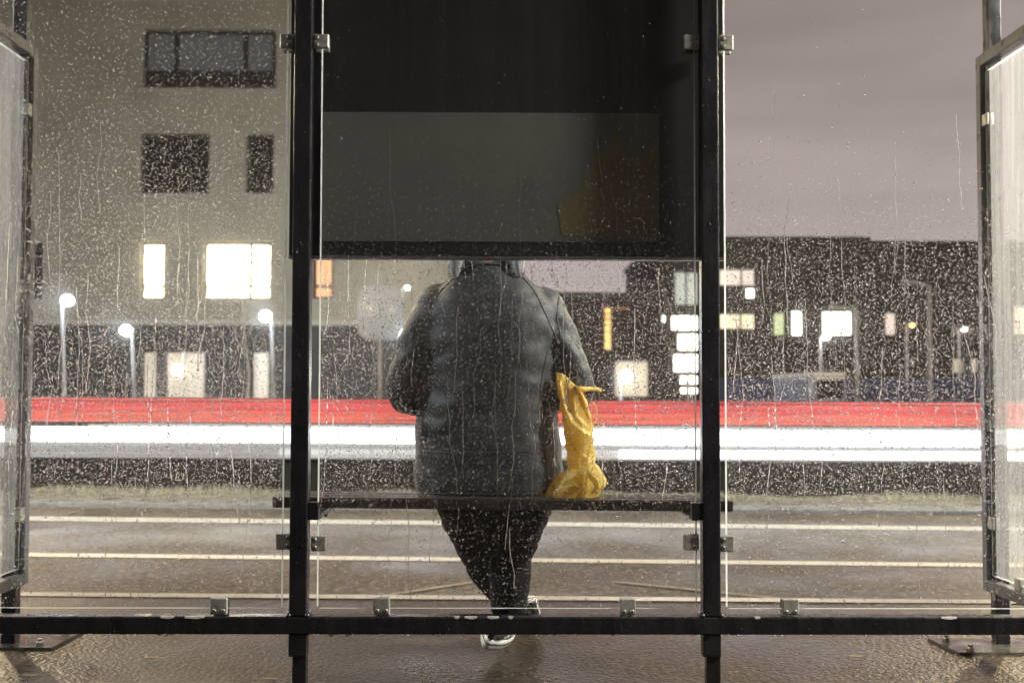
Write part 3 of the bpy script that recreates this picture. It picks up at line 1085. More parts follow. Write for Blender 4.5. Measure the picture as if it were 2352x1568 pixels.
def jacket_wrinkle(p, nn):
    d = 0.0035 * noise.noise(Vector((p.x * 9, p.y * 9, p.z * 16)))
    d += 0.0030 * noise.noise(Vector((p.x * 22 + p.z * 9, p.y * 20, p.z * 30 - p.x * 10)))
    for (c, amp, kx, kz) in ((pw(1268, 800), .011, 40, 75), (pw(985, 815), .009, -35, 80), (pw(975, 930), .010, 20, 95), (pw(1275, 900), .007, 20, 85), (pw(1262, 1040), .004, 15, 60), (pw(1330, 860), .006, 30, 60), (pw(930, 860), .006, -30, 60)):
        q = math.exp(-((p.x - c.x) ** 2 + (p.z - c.z) ** 2) / (2 * .065 ** 2))
        d += amp * q * (math.sin((p.x - c.x) * kx + (p.z - c.z) * kz + 3 * noise.noise(p * 9)) * .34)
    return d


jacket = jk.fuse("jacket", M_jacket, person, .0065, 3, jacket_wrinkle)
dg = bpy.context.evaluated_depsgraph_get()
jb = bmesh.new()
jb.from_mesh(jacket.data)
jbvh = BVHTree.FromBMesh(jb)


def on_jacket(u, v, lift=.0006):
    d = ray(u, v).normalized()
    h_ = jbvh.ray_cast(EYE, d)
    if h_[0] is None:
        return None
    return h_[0] + h_[1] * lift


def seam(pts, r=.0017):
    out = []
    n_ = len(pts)
    for i in range(n_ - 1):
        p0, p1, p2, p3 = [Vector((*pts[min(max(i + o_, 0), n_ - 1)], 0)) for o_ in (-1, 0, 1, 2)]
        for k in range(10):
            t = k / 10
            q = 0.5 * ((2 * p1) + (p2 - p0) * t + (2 * p0 - 5 * p1 + 4 * p2 - p3) * t * t + (3 * p1 - p0 - 3 * p2 + p3) * t ** 3)
            h_ = on_jacket(q.x, q.y)
            if h_ is not None and (not out or (h_ - out[-1]).length < .05):
                out.append(h_)
    if len(out) > 3:
        MB().tube(out, r, 6).build("seam", M_seam, jacket)


seam([(1046, 634), (1085, 611), (1130, 607), (1170, 613), (1194, 632)], .0024)
seam([(1190, 628), (1225, 665), (1250, 715), (1270, 760), (1286, 788)])
seam([(1052, 632), (1012, 668), (985, 710), (968, 750)])
seam([(1284, 680), (1280, 730), (1288, 775)], .0022)
seam([(1258, 800), (1240, 900), (1243, 990), (1260, 1090), (1262, 1136)])
seam([(985, 890), (972, 970), (972, 1050), (968, 1136)])
seam([(975, 1037), (1050, 1040), (1160, 1038), (1230, 1036)], .0014)
seam([(1238, 897), (1285, 892)], .002)
seam([(1238, 926), (1285, 920)], .0024)
seam([(952, 1131), (1050, 1133), (1170, 1134), (1285, 1131)], .002)

# hair: a grey mass round the head falling to the collar, with loose strands
hb = MB()
hb.ball(hc + Vector((0, -.012, .012)), (.103, .112, .128), 20, 14)
for s, u_ in ((-1, 1046), (1, 1191)):
    hb.limb([hc + Vector((s * .085, -.01, 0)), pw(u_, 560, 3.31), pw(u_ - s * 1, 600, 3.29), pw(u_ + s * 2, 632, 3.285)], [.036, .028, .020, .010], 12)
hair = hb.fuse("hair", M_hair, person, .006, 3, lambda p, n_: .003 * noise.noise(Vector((p.x * 90, p.y * 90, p.z * 8))))
st = MB()
for k in range(150):
    s = random.choice((-1, 1))
    u_ = 1118 + s * random.uniform(52, 86)
    pts = [pw(u_ + random.uniform(-3, 3), v_, 3.315 + random.uniform(-.03, .02)) for v_ in (560, 590, 612, random.uniform(622, 640))]
    pts[-1] = pts[-1] + Vector((random.uniform(-.008, .008), 0, 0))
    st.tube(pts, [.0016, .0015, .0012, .0005], 4)
st.build("hair_strands", M_hair, hair)

# trousers
tr = MB()
tr.ball(pw(1127, 1118, 3.41), (.155, .12, .065))
tr.limb([pw(1058, 1118, 3.41), pw(1080, 1190, 3.64), pw(1106, 1268, 3.88), pw(1132, 1325, 3.95), pw(1182, 1378, 4.05)], [.090, .084, .068, .060, .047], 18)
tr.limb([pw(1212, 1118, 3.41), pw(1196, 1190, 3.57), pw(1178, 1262, 3.72), pw(1171, 1325, 3.74), pw(1167, 1385, 3.75), pw(1167, 1412, 3.76)], [.090, .079, .066, .068, .057, .051], 18)
tr.fuse("trousers", M_trouser, person, .0075, 4,
        lambda p, n_: .004 * noise.noise(Vector((p.x * 14, p.y * 14, p.z * 22))) + .003 * noise.noise(Vector((p.x * 30, p.y * 20, p.z * 60))))


# shoes: rubber sole band, canvas upper, rubber heel stripe
def shoe(M):
    L_ = .27
    outline = []
    for k in range(40):
        w = 2 * math.pi * k / 40
        y = -math.cos(w) * L_ / 2
        t = (y + L_ / 2) / L_
        hw = .034 + .014 * math.sin(min(1, t * 1.15) * math.pi * .8) if t > .1 else .034
        x = math.sin(w) * hw * (1.0 if abs(math.sin(w)) > .3 else 1.05)
        outline.append((x, y))
    sole = MB()
    sole.loft([[M @ Vector((x * s_, y * (1 + (s_ - 1) * .3), z)) for (x, y) in outline] for (z, s_) in ((.0, .92), (.004, 1.0), (.026, 1.02), (.031, .97), (.034, .9))])
    line = MB()
    line.tube([M @ Vector((x * 1.035, y * 1.012, .021)) for (x, y) in outline + outline[:1]], .0016, 5)
    up = MB()
    rr_ = []
    for (z, s_, ya, yb2) in ((.03, .93, -.95, .97), (.045, .92, -.93, .86), (.06, .84, -.91, .55), (.075, .76, -.90, .22), (.09, .72, -.92, -.02), (.1, .70, -.93, -.1)):
        ring = []
        for (x, y) in outline:
            t = (y + L_ / 2) / L_
            ring.append(M @ Vector((x * s_, (ya + (yb2 - ya) * t) * L_ / 2, z)))
        rr_.append(ring)
    up.loft(rr_)
    heel = MB()
    heel.box((-.009, -L_ / 2 * .98 - .002, .034), (.009, -L_ / 2 * .93 + .006, .1), .003, M=M)
    return sole, line, up, heel


def place_shoe(M, upm):
    so_, li, up, he = shoe(M)
    sh = up.build("shoe", upm, person)
    so_.build("rubber_sole", M_rubber, sh)
    li.build("sole_stripe", M_canvas, sh)
    he.build("heel_tab", M_canvas, sh)


pA = G(1134, 1478)
MA = Matrix.Translation((pA.x + .006, 3.86, .012)) @ Matrix.Rotation(math.radians(-14), 4, 'Z') @ Matrix.Rotation(math.radians(30), 4, 'Y') @ Matrix.Rotation(math.radians(2), 4, 'X')
MA = Matrix.Translation((0, 0, .014)) @ MA
place_shoe(MA, M_check)
pB = pw(1213, 1400, 4.1)
MB_ = Matrix.Translation((pB.x, 4.17, .012)) @ Matrix.Rotation(math.radians(18), 4, 'Z') @ Matrix.Rotation(math.radians(-14), 4, 'Y')
place_shoe(MB_, M_check)


# ------------------------------------------------------------------ yellow bag standing on the bench
def bag_mat():
    m = bpy.data.materials.new("yellow_bag")
    m.use_nodes = True
    nt = m.node_tree
    L = nt.links.new
    out = nt.nodes["Material Output"]
    b = nt.nodes["Principled BSDF"]
    tc = nt.nodes.new("ShaderNodeTexCoord")
    n_ = nt.nodes.new("ShaderNodeTexNoise")
    n_.inputs["Scale"].default_value = 5
    n_.inputs["Detail"].default_value = 5
    L(tc.outputs["Object"], n_.inputs["Vector"])
    r_ = nt.nodes.new("ShaderNodeValToRGB")
    r_.color_ramp.elements[0].position, r_.color_ramp.elements[1].position = .35, .65
    r_.color_ramp.elements[0].color = (.92, .66, .13, 1)
    r_.color_ramp.elements[1].color = (.97, .80, .20, 1)
    L(n_.outputs["Fac"], r_.inputs[0])
    L(r_.outputs[0], b.inputs["Base Color"])
    b.inputs["Roughness"].default_value = .38
    tl = nt.nodes.new("ShaderNodeBsdfTranslucent")
    L(r_.outputs[0], tl.inputs[0])
    mx = nt.nodes.new("ShaderNodeMixShader")
    mx.inputs[0].default_value = .42
    L(b.outputs[0], mx.inputs[1])
    L(tl.outputs[0], mx.inputs[2])
    L(mx.outputs[0], out.inputs[0])
    return m


M_bag = bag_mat()
bY = 3.27


def lobe(rows_, Y, yoff=0.0):
    rings_ = []
    for (v, a, b_, dp) in rows_:
        A_, B_ = pw(a, v, Y), pw(b_, v, Y)
        cx_, hw = (A_.x + B_.x) / 2, (B_.x - A_.x) / 2
        ring_ = []
        for k in range(36):
            w = 2 * math.pi * k / 36
            c_, s_ = math.cos(w), math.sin(w)
            ring_.append(Vector((cx_ + hw * math.copysign(abs(c_) ** .8, c_), Y + yoff + dp * math.copysign(abs(s_) ** .5, s_), A_.z)))
        rings_.append(ring_)
    return rings_


bag = empty("shopping_bag", W(1320, 1141, bY), "crumpled yellow shopping bag standing on the bench beside the person", "bag")
B_L = [(855, 1276), (875, 1279), (900, 1282), (932, 1287), (985, 1294), (1037, 1301), (1074, 1303.5), (1079, 1301), (1086, 1289), (1093, 1277), (1107, 1267), (1123, 1256), (1134, 1250.5), (1141, 1249)]
B_R = [(855, 1279), (858, 1292), (872, 1310), (885, 1323), (893, 1332), (900, 1339), (923, 1349), (956, 1358), (980, 1362), (1018, 1363), (1040, 1367), (1052, 1369), (1062, 1367), (1074, 1377), (1087, 1386), (1100, 1392), (1116, 1393), (1127, 1380), (1141, 1375)]
CREASES = [  # polyline in the picture, height of the fold, width, sharper side
    (((1284, 880), (1294, 930), (1310, 968), (1335, 990), (1362, 1004)), .016, 13, 1),
    (((1322, 886), (1340, 915), (1352, 950), (1360, 978)), .012, 9, -1),
    (((1330, 898), (1318, 925), (1322, 955), (1340, 975)), .008, 8, 1),
    (((1303, 1076), (1325, 1080), (1345, 1074), (1358, 1064), (1368, 1052)), .026, 11, 1),
    (((1345, 1066), (1341, 1090), (1342, 1115), (1336, 1141)), .024, 10, -1),
    (((1305, 1112), (1322, 1110), (1331, 1120), (1318, 1141)), .014, 9, 1),
    (((1275, 1120), (1295, 1100), (1320, 1090)), .010, 14, 1),
    (((1336, 1000), (1340, 1030), (1332, 1060)), .010, 10, -1),
    (((1300, 1000), (1318, 1035), (1350, 1050)), .007, 9, 1),
    (((1352, 1085), (1368, 1100), (1372, 1130)), .012, 8, -1),
    (((1376, 1085), (1380, 1108), (1372, 1138)), .009, 7, 1)]


def fold(u, v):
    d = 0.0
    for pts, amp, wd, sd in CREASES:
        best, sgn_ = 1e9, 1
        for (x0_, y0_), (x1_, y1_) in zip(pts[:-1], pts[1:]):
            ex, ey = x1_ - x0_, y1_ - y0_
            t = max(0, min(1, ((u - x0_) * ex + (v - y0_) * ey) / (ex * ex + ey * ey)))
            qx, qy = u - x0_ - ex * t, v - y0_ - ey * t
            q = math.hypot(qx, qy)
            if q < best:
                best, sgn_ = q, (1 if ex * qy - ey * qx > 0 else -1)
        w_ = wd * (1.6 if sgn_ == sd else .35)
        d += amp * math.exp(-(best / w_) ** 1.3)
    return d


def bag_shell():
    vs_b = list(np.arange(855, 1141.1, 2.0)) + [1141.0]
    nu = 44
    front, back = [], []
    for v in vs_b:
        uL = np.interp(v, [p[0] for p in B_L], [p[1] for p in B_L])
        uR = np.interp(v, [p[0] for p in B_R], [p[1] for p in B_R])
        dep = np.interp(v, [855, 890, 960, 1060, 1085, 1120, 1141], [.006, .016, .024, .030, .042, .052, .050])
        fr, bk = [], []
        for k in range(nu + 1):
            s_ = k / nu
            u = uL + (uR - uL) * s_ + 1.2 * math.sin(v * .21 + 3) * (1 if k in (0, nu) else 0)
            env = (1 - (2 * s_ - 1) ** 2) ** .55 if 0 < s_ < 1 else 0.0
            edge = min(1.0, min(s_, 1 - s_) * 9)
            f_ = fold(u, v) * edge
            f_ += .0035 * edge * noise.noise(Vector((u * .05, v * .03, 1)))
            p = pw(u, v, bY)
            fr.append(p + Vector((0, -(dep * env + f_), 0)))
            bk.append(p + Vector((0, .004 + (dep * .8) * env, 0)))
        front.append(fr)
        back.append(bk)
    nv_, m_ = len(vs_b), nu + 1
    V = [p for r in front for p in r] + [p for r in back for p in r]
    F = []
    o_ = nv_ * m_
    for i in range(nv_ - 1):
        for k in range(nu):
            F.append((i * m_ + k, (i + 1) * m_ + k, (i + 1) * m_ + k + 1, i * m_ + k + 1))
            F.append((o_ + i * m_ + k, o_ + i * m_ + k + 1, o_ + (i + 1) * m_ + k + 1, o_ + (i + 1) * m_ + k))
        F.append((i * m_, o_ + i * m_, o_ + (i + 1) * m_, (i + 1) * m_))
        F.append((i * m_ + nu, (i + 1) * m_ + nu, o_ + (i + 1) * m_ + nu, o_ + i * m_ + nu))
    for k in range(nu):
        F.append((k, k + 1, o_ + k + 1, o_ + k))
        b0 = (nv_ - 1) * m_
        F.append((b0 + k, o_ + b0 + k, o_ + b0 + k + 1, b0 + k + 1))
    return MB().add(V, F, True)


bgo = bag_shell().build("bag_body", M_bag, bag)
bm = bmesh.new()
bm.from_mesh(bgo.data)
bmesh.ops.recalc_face_normals(bm, faces=list(bm.faces))
bm.to_mesh(bgo.data)
bm.free()
MB().tube([pw(u, v, bY - .02 + k * .012) for k, (u, v) in enumerate(((1322, 893), (1336, 894), (1350, 893), (1364, 892.5), (1374, 893.5), (1379, 897)))], [.010, .0095, .0075, .006, .0055, .004], 10, flat=.9) \
    .build("handle", M_bag, bag)
MB().tube([pw(u, v, bY + .01) for (u, v) in ((1362, 924), (1367, 930), (1370, 942), (1370, 956), (1367, 968), (1362, 976), (1354, 974))], [.006, .005, .0045, .0045, .005, .006, .006], 8, flat=.5) \
    .build("handle", M_bag, bag)
M_ink = mat("dark_print", (.05, .035, .01), .6)
ink = MB()
for seg_ in (((1301, 940), (1305, 938), (1303, 942), (1307, 945)), ((1308, 944), (1312, 938), (1313, 945)), ((1310, 942), (1314, 942))):
    ink.tube([pw(u, v, bY - .062) for u, v in seg_], .0011, 5)
bgb = bmesh.new()
bgb.from_mesh([o for o in bag.children if o.name.startswith("bag_body")][0].data)
bag_bvh = BVHTree.FromBMesh(bgb)
nv = []
for p in ink.v:
    d = (Vector(p) - EYE).normalized()
    h_ = bag_bvh.ray_cast(EYE, d)
    nv.append(tuple(h_[0] + h_[1] * .0012) if h_[0] is not None else p)
ink.v = nv
ink.build("printed_mark", M_ink, bag)

# ------------------------------------------------------------------ light trails of passing traffic, glowing on an added trailer on the road
TY = 9.0
trail_carrier = empty("light_trail_carrier", (0, TY, ROAD_Z), "long low red and white light trails of passing traffic, on an added carrier, stretching across the whole road", "trail_carrier")
M_chassis = mat("carrier_chassis", (0.02, 0.02, 0.022), 0.4, var=0.3)
M_greypanel = mat("carrier_grey_side", (0.36, 0.38, 0.40), 0.3, var=.1)
M_red = emit("red_trail_glow", (0.72, 0.105, 0.10), .85, .65, 3.0, (.3, 1, 34))
M_orange = emit("amber_red_trail_glow", (0.78, 0.15, 0.11), .85, .6, 3.0, (.3, 1, 34))
M_w = emit("white_trail_glow", (1, 1, 1), 3.2, .35, 2.0, (.10, 1, 34))
M_w2 = emit("white_trail_dim", (0.98, 1, .98), .24, .4, 2.0, (.1, 1, 40))
M_w3 = emit("white_trail_half", (0.99, 1, .98), .50, .4, 2.0, (.1, 1, 40))
M_wsoft = emit("white_trail_soft", (0.95, .98, 1), .45, .4, 2.0, (.1, 1, 40))
M_wdim = emit("white_trail_faint", (.95, .98, 1), .28, .3, 2.0, (.3, 1, 10))
TX0, TX1 = -6.2, 6.2
sl = 12.0 / 2160


def tz(v, x):
    """Height on the trailer's side for a band seen at picture height v (given at the picture's middle); the road falls to the right."""
    return zat(1176, v, TY) + (ROAD_T + .0005) * x


def band(v0, v1, x0, x1, out=.018):
    rings_ = []
    n_ = 25
    for i in range(n_):
        x = x0 + (x1 - x0) * i / (n_ - 1)
        a, b_ = tz(v1, x), tz(v0, x)
        ring = []
        for k in range(9):
            w = math.pi * k / 8
            ring.append(Vector((x, TY - out * math.sin(w), (a + b_) / 2 - (b_ - a) / 2 * math.cos(w))))
        rings_.append(ring)
    return MB().loft(rings_)


band(919.5, 924.5, TX0, TX1).build("red_trail_light", M_red, trail_carrier)
band(926.5, 948, TX0, TX1).build("red_trail_light", M_red, trail_carrier)
band(948.5, 973, TX0, TX1).build("red_trail_light", M_orange, trail_carrier)
xa, xb = xat(205, 980, TY), TX1
band(979, 984, xa, xb, .012).build("white_trail_light", M_wsoft, trail_carrier)
band(976, 978.6, xa + .2, xb, .008).build("white_trail_light", M_wdim, trail_carrier)
band(985, 1018, TX0, TX1, .03).build("white_trail_light", M_w, trail_carrier)
band(1018.5, 1024, TX0, TX1, .016).build("white_trail_light", M_wsoft, trail_carrier)
xs = [TX0, xat(640, 1040, TY), xat(1420, 1040, TY), TX1]
for i, mm in enumerate((M_w2, M_w3, emit("white_trail_bright", (1, 1, 1), 2.6, .2, 2.0, (.1, 1, 34)))):
    band(1031.5, 1050, xs[i] + .002, xs[i + 1] - .002, .02).build("white_trail_light", mm, trail_carrier)
gp = MB()
for (v0, v1, m_) in ((1024.5, 1031, 0),):
    a = [(x, TY - .006, tz(v0, x)) for x in np.linspace(TX0, TX1, 9)]
    b_ = [(x, TY - .006, tz(v1, x)) for x in np.linspace(TX0, TX1, 9)]
    gp.add(a + b_, [(i, i + 1, 9 + i + 1, 9 + i) for i in range(8)])
gp.build("white_trail_light", M_wdim, trail_carrier)
band(1050.6, 1055, TX0, TX1, .012).build("white_trail_light", M_wdim, trail_carrier)
ch = MB()
ch.box((TX0, TY + .0005, tz(1056, 0)), (TX1, TY + .34, tz(916, 0) - .002), .004)
ch.v = [(p[0], p[1], p[2] + (ROAD_T + .0005) * p[0]) for p in ch.v]
ch.build("deck", M_chassis, trail_carrier)
ul = MB()
ul.box((TX0 + .3, TY + .12, tz(1056, 0) - .03), (TX1 - .3, TY + .24, tz(1056, 0) - .001), .008)
ul.v = [(p[0], p[1], p[2] + (ROAD_T + .0005) * p[0]) for p in ul.v]
sk = MB()
sk.box((TX0, TY + .002, tz(1067, 0)), (TX1, TY + .022, tz(1056, 0) - .0005), .002)
sk.v = [(p[0], p[1], p[2] + (ROAD_T + .0005) * p[0]) for p in sk.v]
sk.build("skirt", M_chassis, trail_carrier)  # added lip that hides the glow under the deck
ul.build("white_trail_light", emit("under_fill_glow", (1, 1, .96), 14), trail_carrier)  # added glow under the deck to brighten the road
M_tyre = mat("tyre", (.015, .015, .016), .7, bump=.3, bscale=60)
M_rim = mat("wheel_rim", (.25, .25, .26), .35, metal=.8)
for x in (-5.6, -4.75, 4.75, 5.6):
    for y in (TY + .03, TY + .2):
        zc = ROAD_Z + ROAD_T * x + .25
        wv = MB().tube([(x, y - .005, zc), (x, y + .02, zc), (x, y + .2, zc), (x, y + .225, zc)], [.215, .25, .25, .215], 28, smooth=False).build("wheel", M_tyre, trail_carrier)
        MB().disc((x, y - .012, zc), (0, 1, 0), .14, .02, 20, .004).disc((x, y - .025, zc), (0, 1, 0), .05, .014, 12, .004).build("rim", M_rim, wv)
for x in (-5.18, 5.18):
    MB().box((x - .5, TY + .1, ROAD_Z + .2), (x + .5, TY + .25, tz(1056, x) - .001), .01).build("axle_beam", M_chassis, trail_carrier)

# ------------------------------------------------------------------ low wall, shrubs, saplings on the verge
M_lowwall = mat("low_dark_wall", (0.022, 0.022, 0.020), 0.6, var=0.35, vscale=3, bump=.3, bscale=20)
lw0 = g0 + Vector((20, .55 + 20 * slope_g, 0))
lw1 = g0 + Vector((42, .55 + 42 * slope_g, 0))
wm = MB()
d_ = (lw1 - lw0)
for i in range(12):
    a, b_ = lw0 + d_ * (i / 12), lw0 + d_ * ((i + 1) / 12)
    ang = math.atan2(d_.y, d_.x)
    ln = (b_ - a).length
    Mx = Matrix.Translation(Vector((a.x, a.y, ROAD_Z + ROAD_T * a.x))) @ Matrix.Rotation(ang, 4, 'Z')
    wm.box((.004, 0, -.1), (ln - .004, .2, .52), .006, M=Mx)
wo = wm.build("low_wall", M_lowwall)
tag(wo, "low dark wall behind the grass on the far side of the road", "wall")

M_leaf_y = mat("yellow_leaves", (0.16, 0.11, 0.02), 0.5, var=0.5, vscale=15)
M_leaf_g = mat("olive_leaves", (0.05, 0.06, 0.02), 0.5, var=0.5, vscale=15)
M_twig = mat("twig", (0.06, 0.045, 0.03), 0.7)


def shrub(u, Y, w, h, m, label):
    base = W(u, 1128, Y)
    base.z = ROAD_Z + ROAD_T * base.x + .02
    root = empty("shrub", base, label, "shrub", "shrubs on the far verge")
    tw, lf = MB(), MB()
    for k in range(16):
        a, tl_ = random.uniform(0, 6.28), random.uniform(.3, 1)
        tip = base + Vector((math.cos(a) * w * tl_, math.sin(a) * w * .4 * tl_, h * random.uniform(.55, 1)))
        mid = base.lerp(tip, .5) + Vector((0, 0, h * .1))
        tw.tube([base, mid, tip], [.008, .005, .002], 5)
        for q in range(22):
            c = mid.lerp(tip, random.uniform(-.6, 1.05)) + Vector((random.gauss(0, .03), random.gauss(0, .03), random.gauss(0, .03)))
            ax = Vector((random.gauss(0, 1), random.gauss(0, 1), random.gauss(0, 1))).normalized()
            sd = ax.orthogonal().normalized()
            s_ = random.uniform(.012, .026)
            lf.add([c - ax * s_, c + sd * s_ * .5, c + ax * s_, c - sd * s_ * .5], [(0, 1, 2, 3)])
    tw.build("stems", M_twig, root)
    lf.build("leaves", m, root)


shrub(738, 10.95, .28, .36, M_leaf_y, "yellowing leafy shrub just right of the left black post")
shrub(880, 10.98, .34, .34, M_leaf_g, "olive green shrub low behind the bench between post and person")
shrub(660, 11.0, .22, .34, M_leaf_g, "small dull shrub just left of the left black post")

M_birch = mat("pale_bark", (0.42, 0.40, 0.36), 0.55, var=0.35, vscale=20)


def sapling(pts, Y, r, label, nb, seed):
    rs = random.Random(seed)
    P = [W(u, v, Y) for u, v in pts]
    P[0].z = ROAD_Z + ROAD_T * P[0].x
    root = empty("sapling", P[0], label, "tree", "bare saplings on the far verge")
    MB().tube(P, [r * (1 - .7 * i / (len(P) - 1)) for i in range(len(P))], 8).build("trunk", M_birch, root)
    for k in range(nb):
        i = rs.randint(len(P) // 2, len(P) - 2)
        s0 = P[i].lerp(P[i + 1], rs.random())
        sd = rs.choice((-1, 1))
        ln = rs.uniform(.25, .6)
        q = [s0]
        for j in range(1, 5):
            q.append(s0 + Vector((sd * ln * .45 * (j / 4) ** .8, rs.uniform(-.05, .05), ln * (j / 4))) + Vector((rs.gauss(0, .012), 0, 0)))
        MB().tube(q, [r * .38, r * .3, r * .22, r * .15, r * .06], 5).build("branch", M_birch, root)


sapling([(571, 1130), (571, 1060), (570, 980), (569, 910), (572, 860), (566, 800), (560, 750), (556, 690)], 11.1, .016, "thin pale bare sapling left of the left post with a forked top", 6, 3)
sapling([(1585, 1135), (1585, 1060), (1583, 980), (1580, 900), (1584, 840), (1578, 780)], 11.1, .016, "thin pale bare sapling just left of the right black post", 3, 5)
sapling([(289, 1125), (290, 1060), (292, 990), (286, 920), (292, 860)], 11.1, .011, "slender short bare sapling between the far left lamp posts", 3, 8)


# ------------------------------------------------------------------ buildings
def wall_with_holes(x0, x1, z0, z1, holes, y, thick):
    xs_ = sorted({x0, x1} | {h_[i] for h_ in holes for i in (0, 2)})
    zs_ = sorted({z0, z1} | {h_[i] for h_ in holes for i in (1, 3)})
    xs_ = [x for x in xs_ if x0 <= x <= x1]
    zs_ = [z for z in zs_ if z0 <= z <= z1]
    b = MB()
    for i in range(len(xs_) - 1):
        for j in range(len(zs_) - 1):
            cx_, cz_ = (xs_[i] + xs_[i + 1]) / 2, (zs_[j] + zs_[j + 1]) / 2
            if any(h_[0] < cx_ < h_[2] and h_[1] < cz_ < h_[3] for h_ in holes):
                continue
            b.add([(xs_[i], y, zs_[j]), (xs_[i + 1], y, zs_[j]), (xs_[i + 1], y, zs_[j + 1]), (xs_[i], y, zs_[j + 1])], [(0, 1, 2, 3)])
    for (a, c, d, f) in holes:                                  # reveals
        q = [(a, c), (d, c), (d, f), (a, f)]
        for k in range(4):
            (xa_, za), (xb_, zb2) = q[k], q[(k + 1) % 4]
            b.add([(xa_, y, za), (xb_, y, zb2), (xb_, y + thick, zb2), (xa_, y + thick, za)], [(0, 1, 2, 3)])
    return b


def rect(u0, v0, u1, v1, Y):
    a, b_ = W(u0, v1, Y), W(u1, v0, Y)
    return (a.x, a.z, b_.x, b_.z)


def add_window(parent, r_, y, fm, pm, fw=.06, bars=(), hbars=(), thick=.2):
    """Frame as a part, its glazing as a sub-part; bars and hbars are places of mullions and transoms from 0 to 1."""
    x0, z0, x1, z1 = r_
    yy = y + thick - .08
    f = MB()
    f.box((x0, yy, z0), (x0 + fw, yy + .06, z1)).box((x1 - fw, yy, z0), (x1, yy + .06, z1))
    f.box((x0 + fw, yy, z0), (x1 - fw, yy + .06, z0 + fw)).box((x0 + fw, yy, z1 - fw), (x1 - fw, yy + .06, z1))
    for t in bars:
        x = x0 + (x1 - x0) * t
        f.box((x - fw * .6, yy + .004, z0 + fw), (x + fw * .6, yy + .056, z1 - fw))
    for t in hbars:
        z = z1 - (z1 - z0) * t
        f.box((x0 + fw, yy + .002, z - fw * .5), (x1 - fw, yy + .058, z + fw * .5))
    w_ = f.build("window", fm, parent)
    MB().add([(x0, yy + .03, z0), (x1, yy + .03, z0), (x1, yy + .03, z1), (x0, yy + .03, z1)], [(0, 1, 2, 3)]).build("pane", pm, w_)
    return w_


M_render = mat("beige_render", (0.25, 0.232, 0.185), 0.8, var=0.22, vscale=.45, bump=.15, bscale=8)
M_plinth = mat("dark_brick_base", (0.035, 0.034, 0.034), 0.7, var=0.4, vscale=2)
M_fdark = mat("dark_window_frame", (0.012, 0.012, 0.013), 0.4)
M_pdark = mat("dark_window_glass", (0.012, 0.013, 0.014), 0.25, spec=.4)
M_pgrey = mat("grey_blind", (0.14, 0.145, 0.155), 0.35, var=.1)
M_lit = emit("lit_window", (1.0, 0.84, 0.54), 9.0, .25, 1.6, (1, 1, .6))
M_lit2 = emit("lit_curtain", (0.80, 0.70, 0.56), .55, .42, 6.5)
M_orange_c = emit("orange_curtain", (0.95, 0.42, 0.20), .72, .3, 7.0)

YA = 29.0
apt = empty("apartment_building", (-8, YA, -.3), "beige apartment block with dark and lit windows on the far left", "building")
ax0, ax1, azb, azt = xat(-700, 784, YA), xat(1115, 784, YA), -.6, 13.0
zp = zat(600, 741, YA)
win = [  # picture rectangle, glazing, mullions, transoms
    ((327, 68, 635, 203), 'top', (.245, .765), (.72,)),
    ((320, 307, 482, 445), 'dark', (), ()), ((564, 307, 630, 445), 'dark', (), ()),
    ((321, 556, 380, 688), 'lit', (), (.76,)), ((466, 556, 625, 688), 'lit', (.68,), (.76,)),
    ((718, 560, 767, 687), 'or', (), (.76,)), ((60, 556, 100, 688), 'dark', (), ()), ((-260, 556, -100, 688), 'lit', (.5,), (.76,)),
    ((-260, 307, -100, 445), 'dark', (), ()), ((720, 307, 880, 445), 'dark', (.5,), ()), ((720, 68, 880, 203), 'dark', (.5,), ())]
low = [((321, 805, 359, 925), 'cur'), ((374, 805, 471, 925), 'cur'), ((574, 805, 619, 925), 'cur'), ((15, 763, 45, 812), 'lit'), ((-120, 805, -30, 925), 'dark')]
holes_u = [rect(*w_[0], YA) for w_ in win]
holes_l = [rect(*w_[0], YA) for w_ in low]
wall_with_holes(ax0, ax1, zp, azt, holes_u, YA, .2).build("wall", M_render, apt)
wall_with_holes(ax0, ax1, azb, zp, holes_l, YA + .05, .2).build("brick_base", M_plinth, apt)
MB().box((ax0, YA + .26, azb), (ax1, YA + 11, azt - .01)).build("rear_block", M_plinth, apt)
MB().box((ax1 - .0, YA + .001, zp), (ax1 + .02, YA + 11, azt - .01)).build("end_wall", M_render, apt)
MB().box((ax0 - .2, YA - .2, azt), (ax1 + .2, YA + 11.2, azt + .25), .02).build("roof", M_plinth, apt)
for (q, kind, bars, hb_), r_ in zip(win, holes_u):
    pm = {'top': M_pgrey, 'dark': M_pdark, 'lit': M_lit, 'or': M_orange_c}[kind]
    wd = add_window(apt, r_, YA, M_fdark, pm, .11 if kind == 'top' else .07, bars, hb_)
    if kind == 'top':                                          # opaque lower panel below the blinds
        x0, z0, x1, z1 = r_
        MB().box((x0 + .11, YA + .1, z0 + .02), (x1 - .11, YA + .118, z0 + (z1 - z0) * .28)).build("lower_panel", M_fdark, wd)
for (q, kind), r_ in zip(low, holes_l):
    pm = {'dark': M_pdark, 'lit': M_lit, 'cur': M_lit2}[kind]
    add_window(apt, r_, YA + .05, M_fdark, pm, .05)

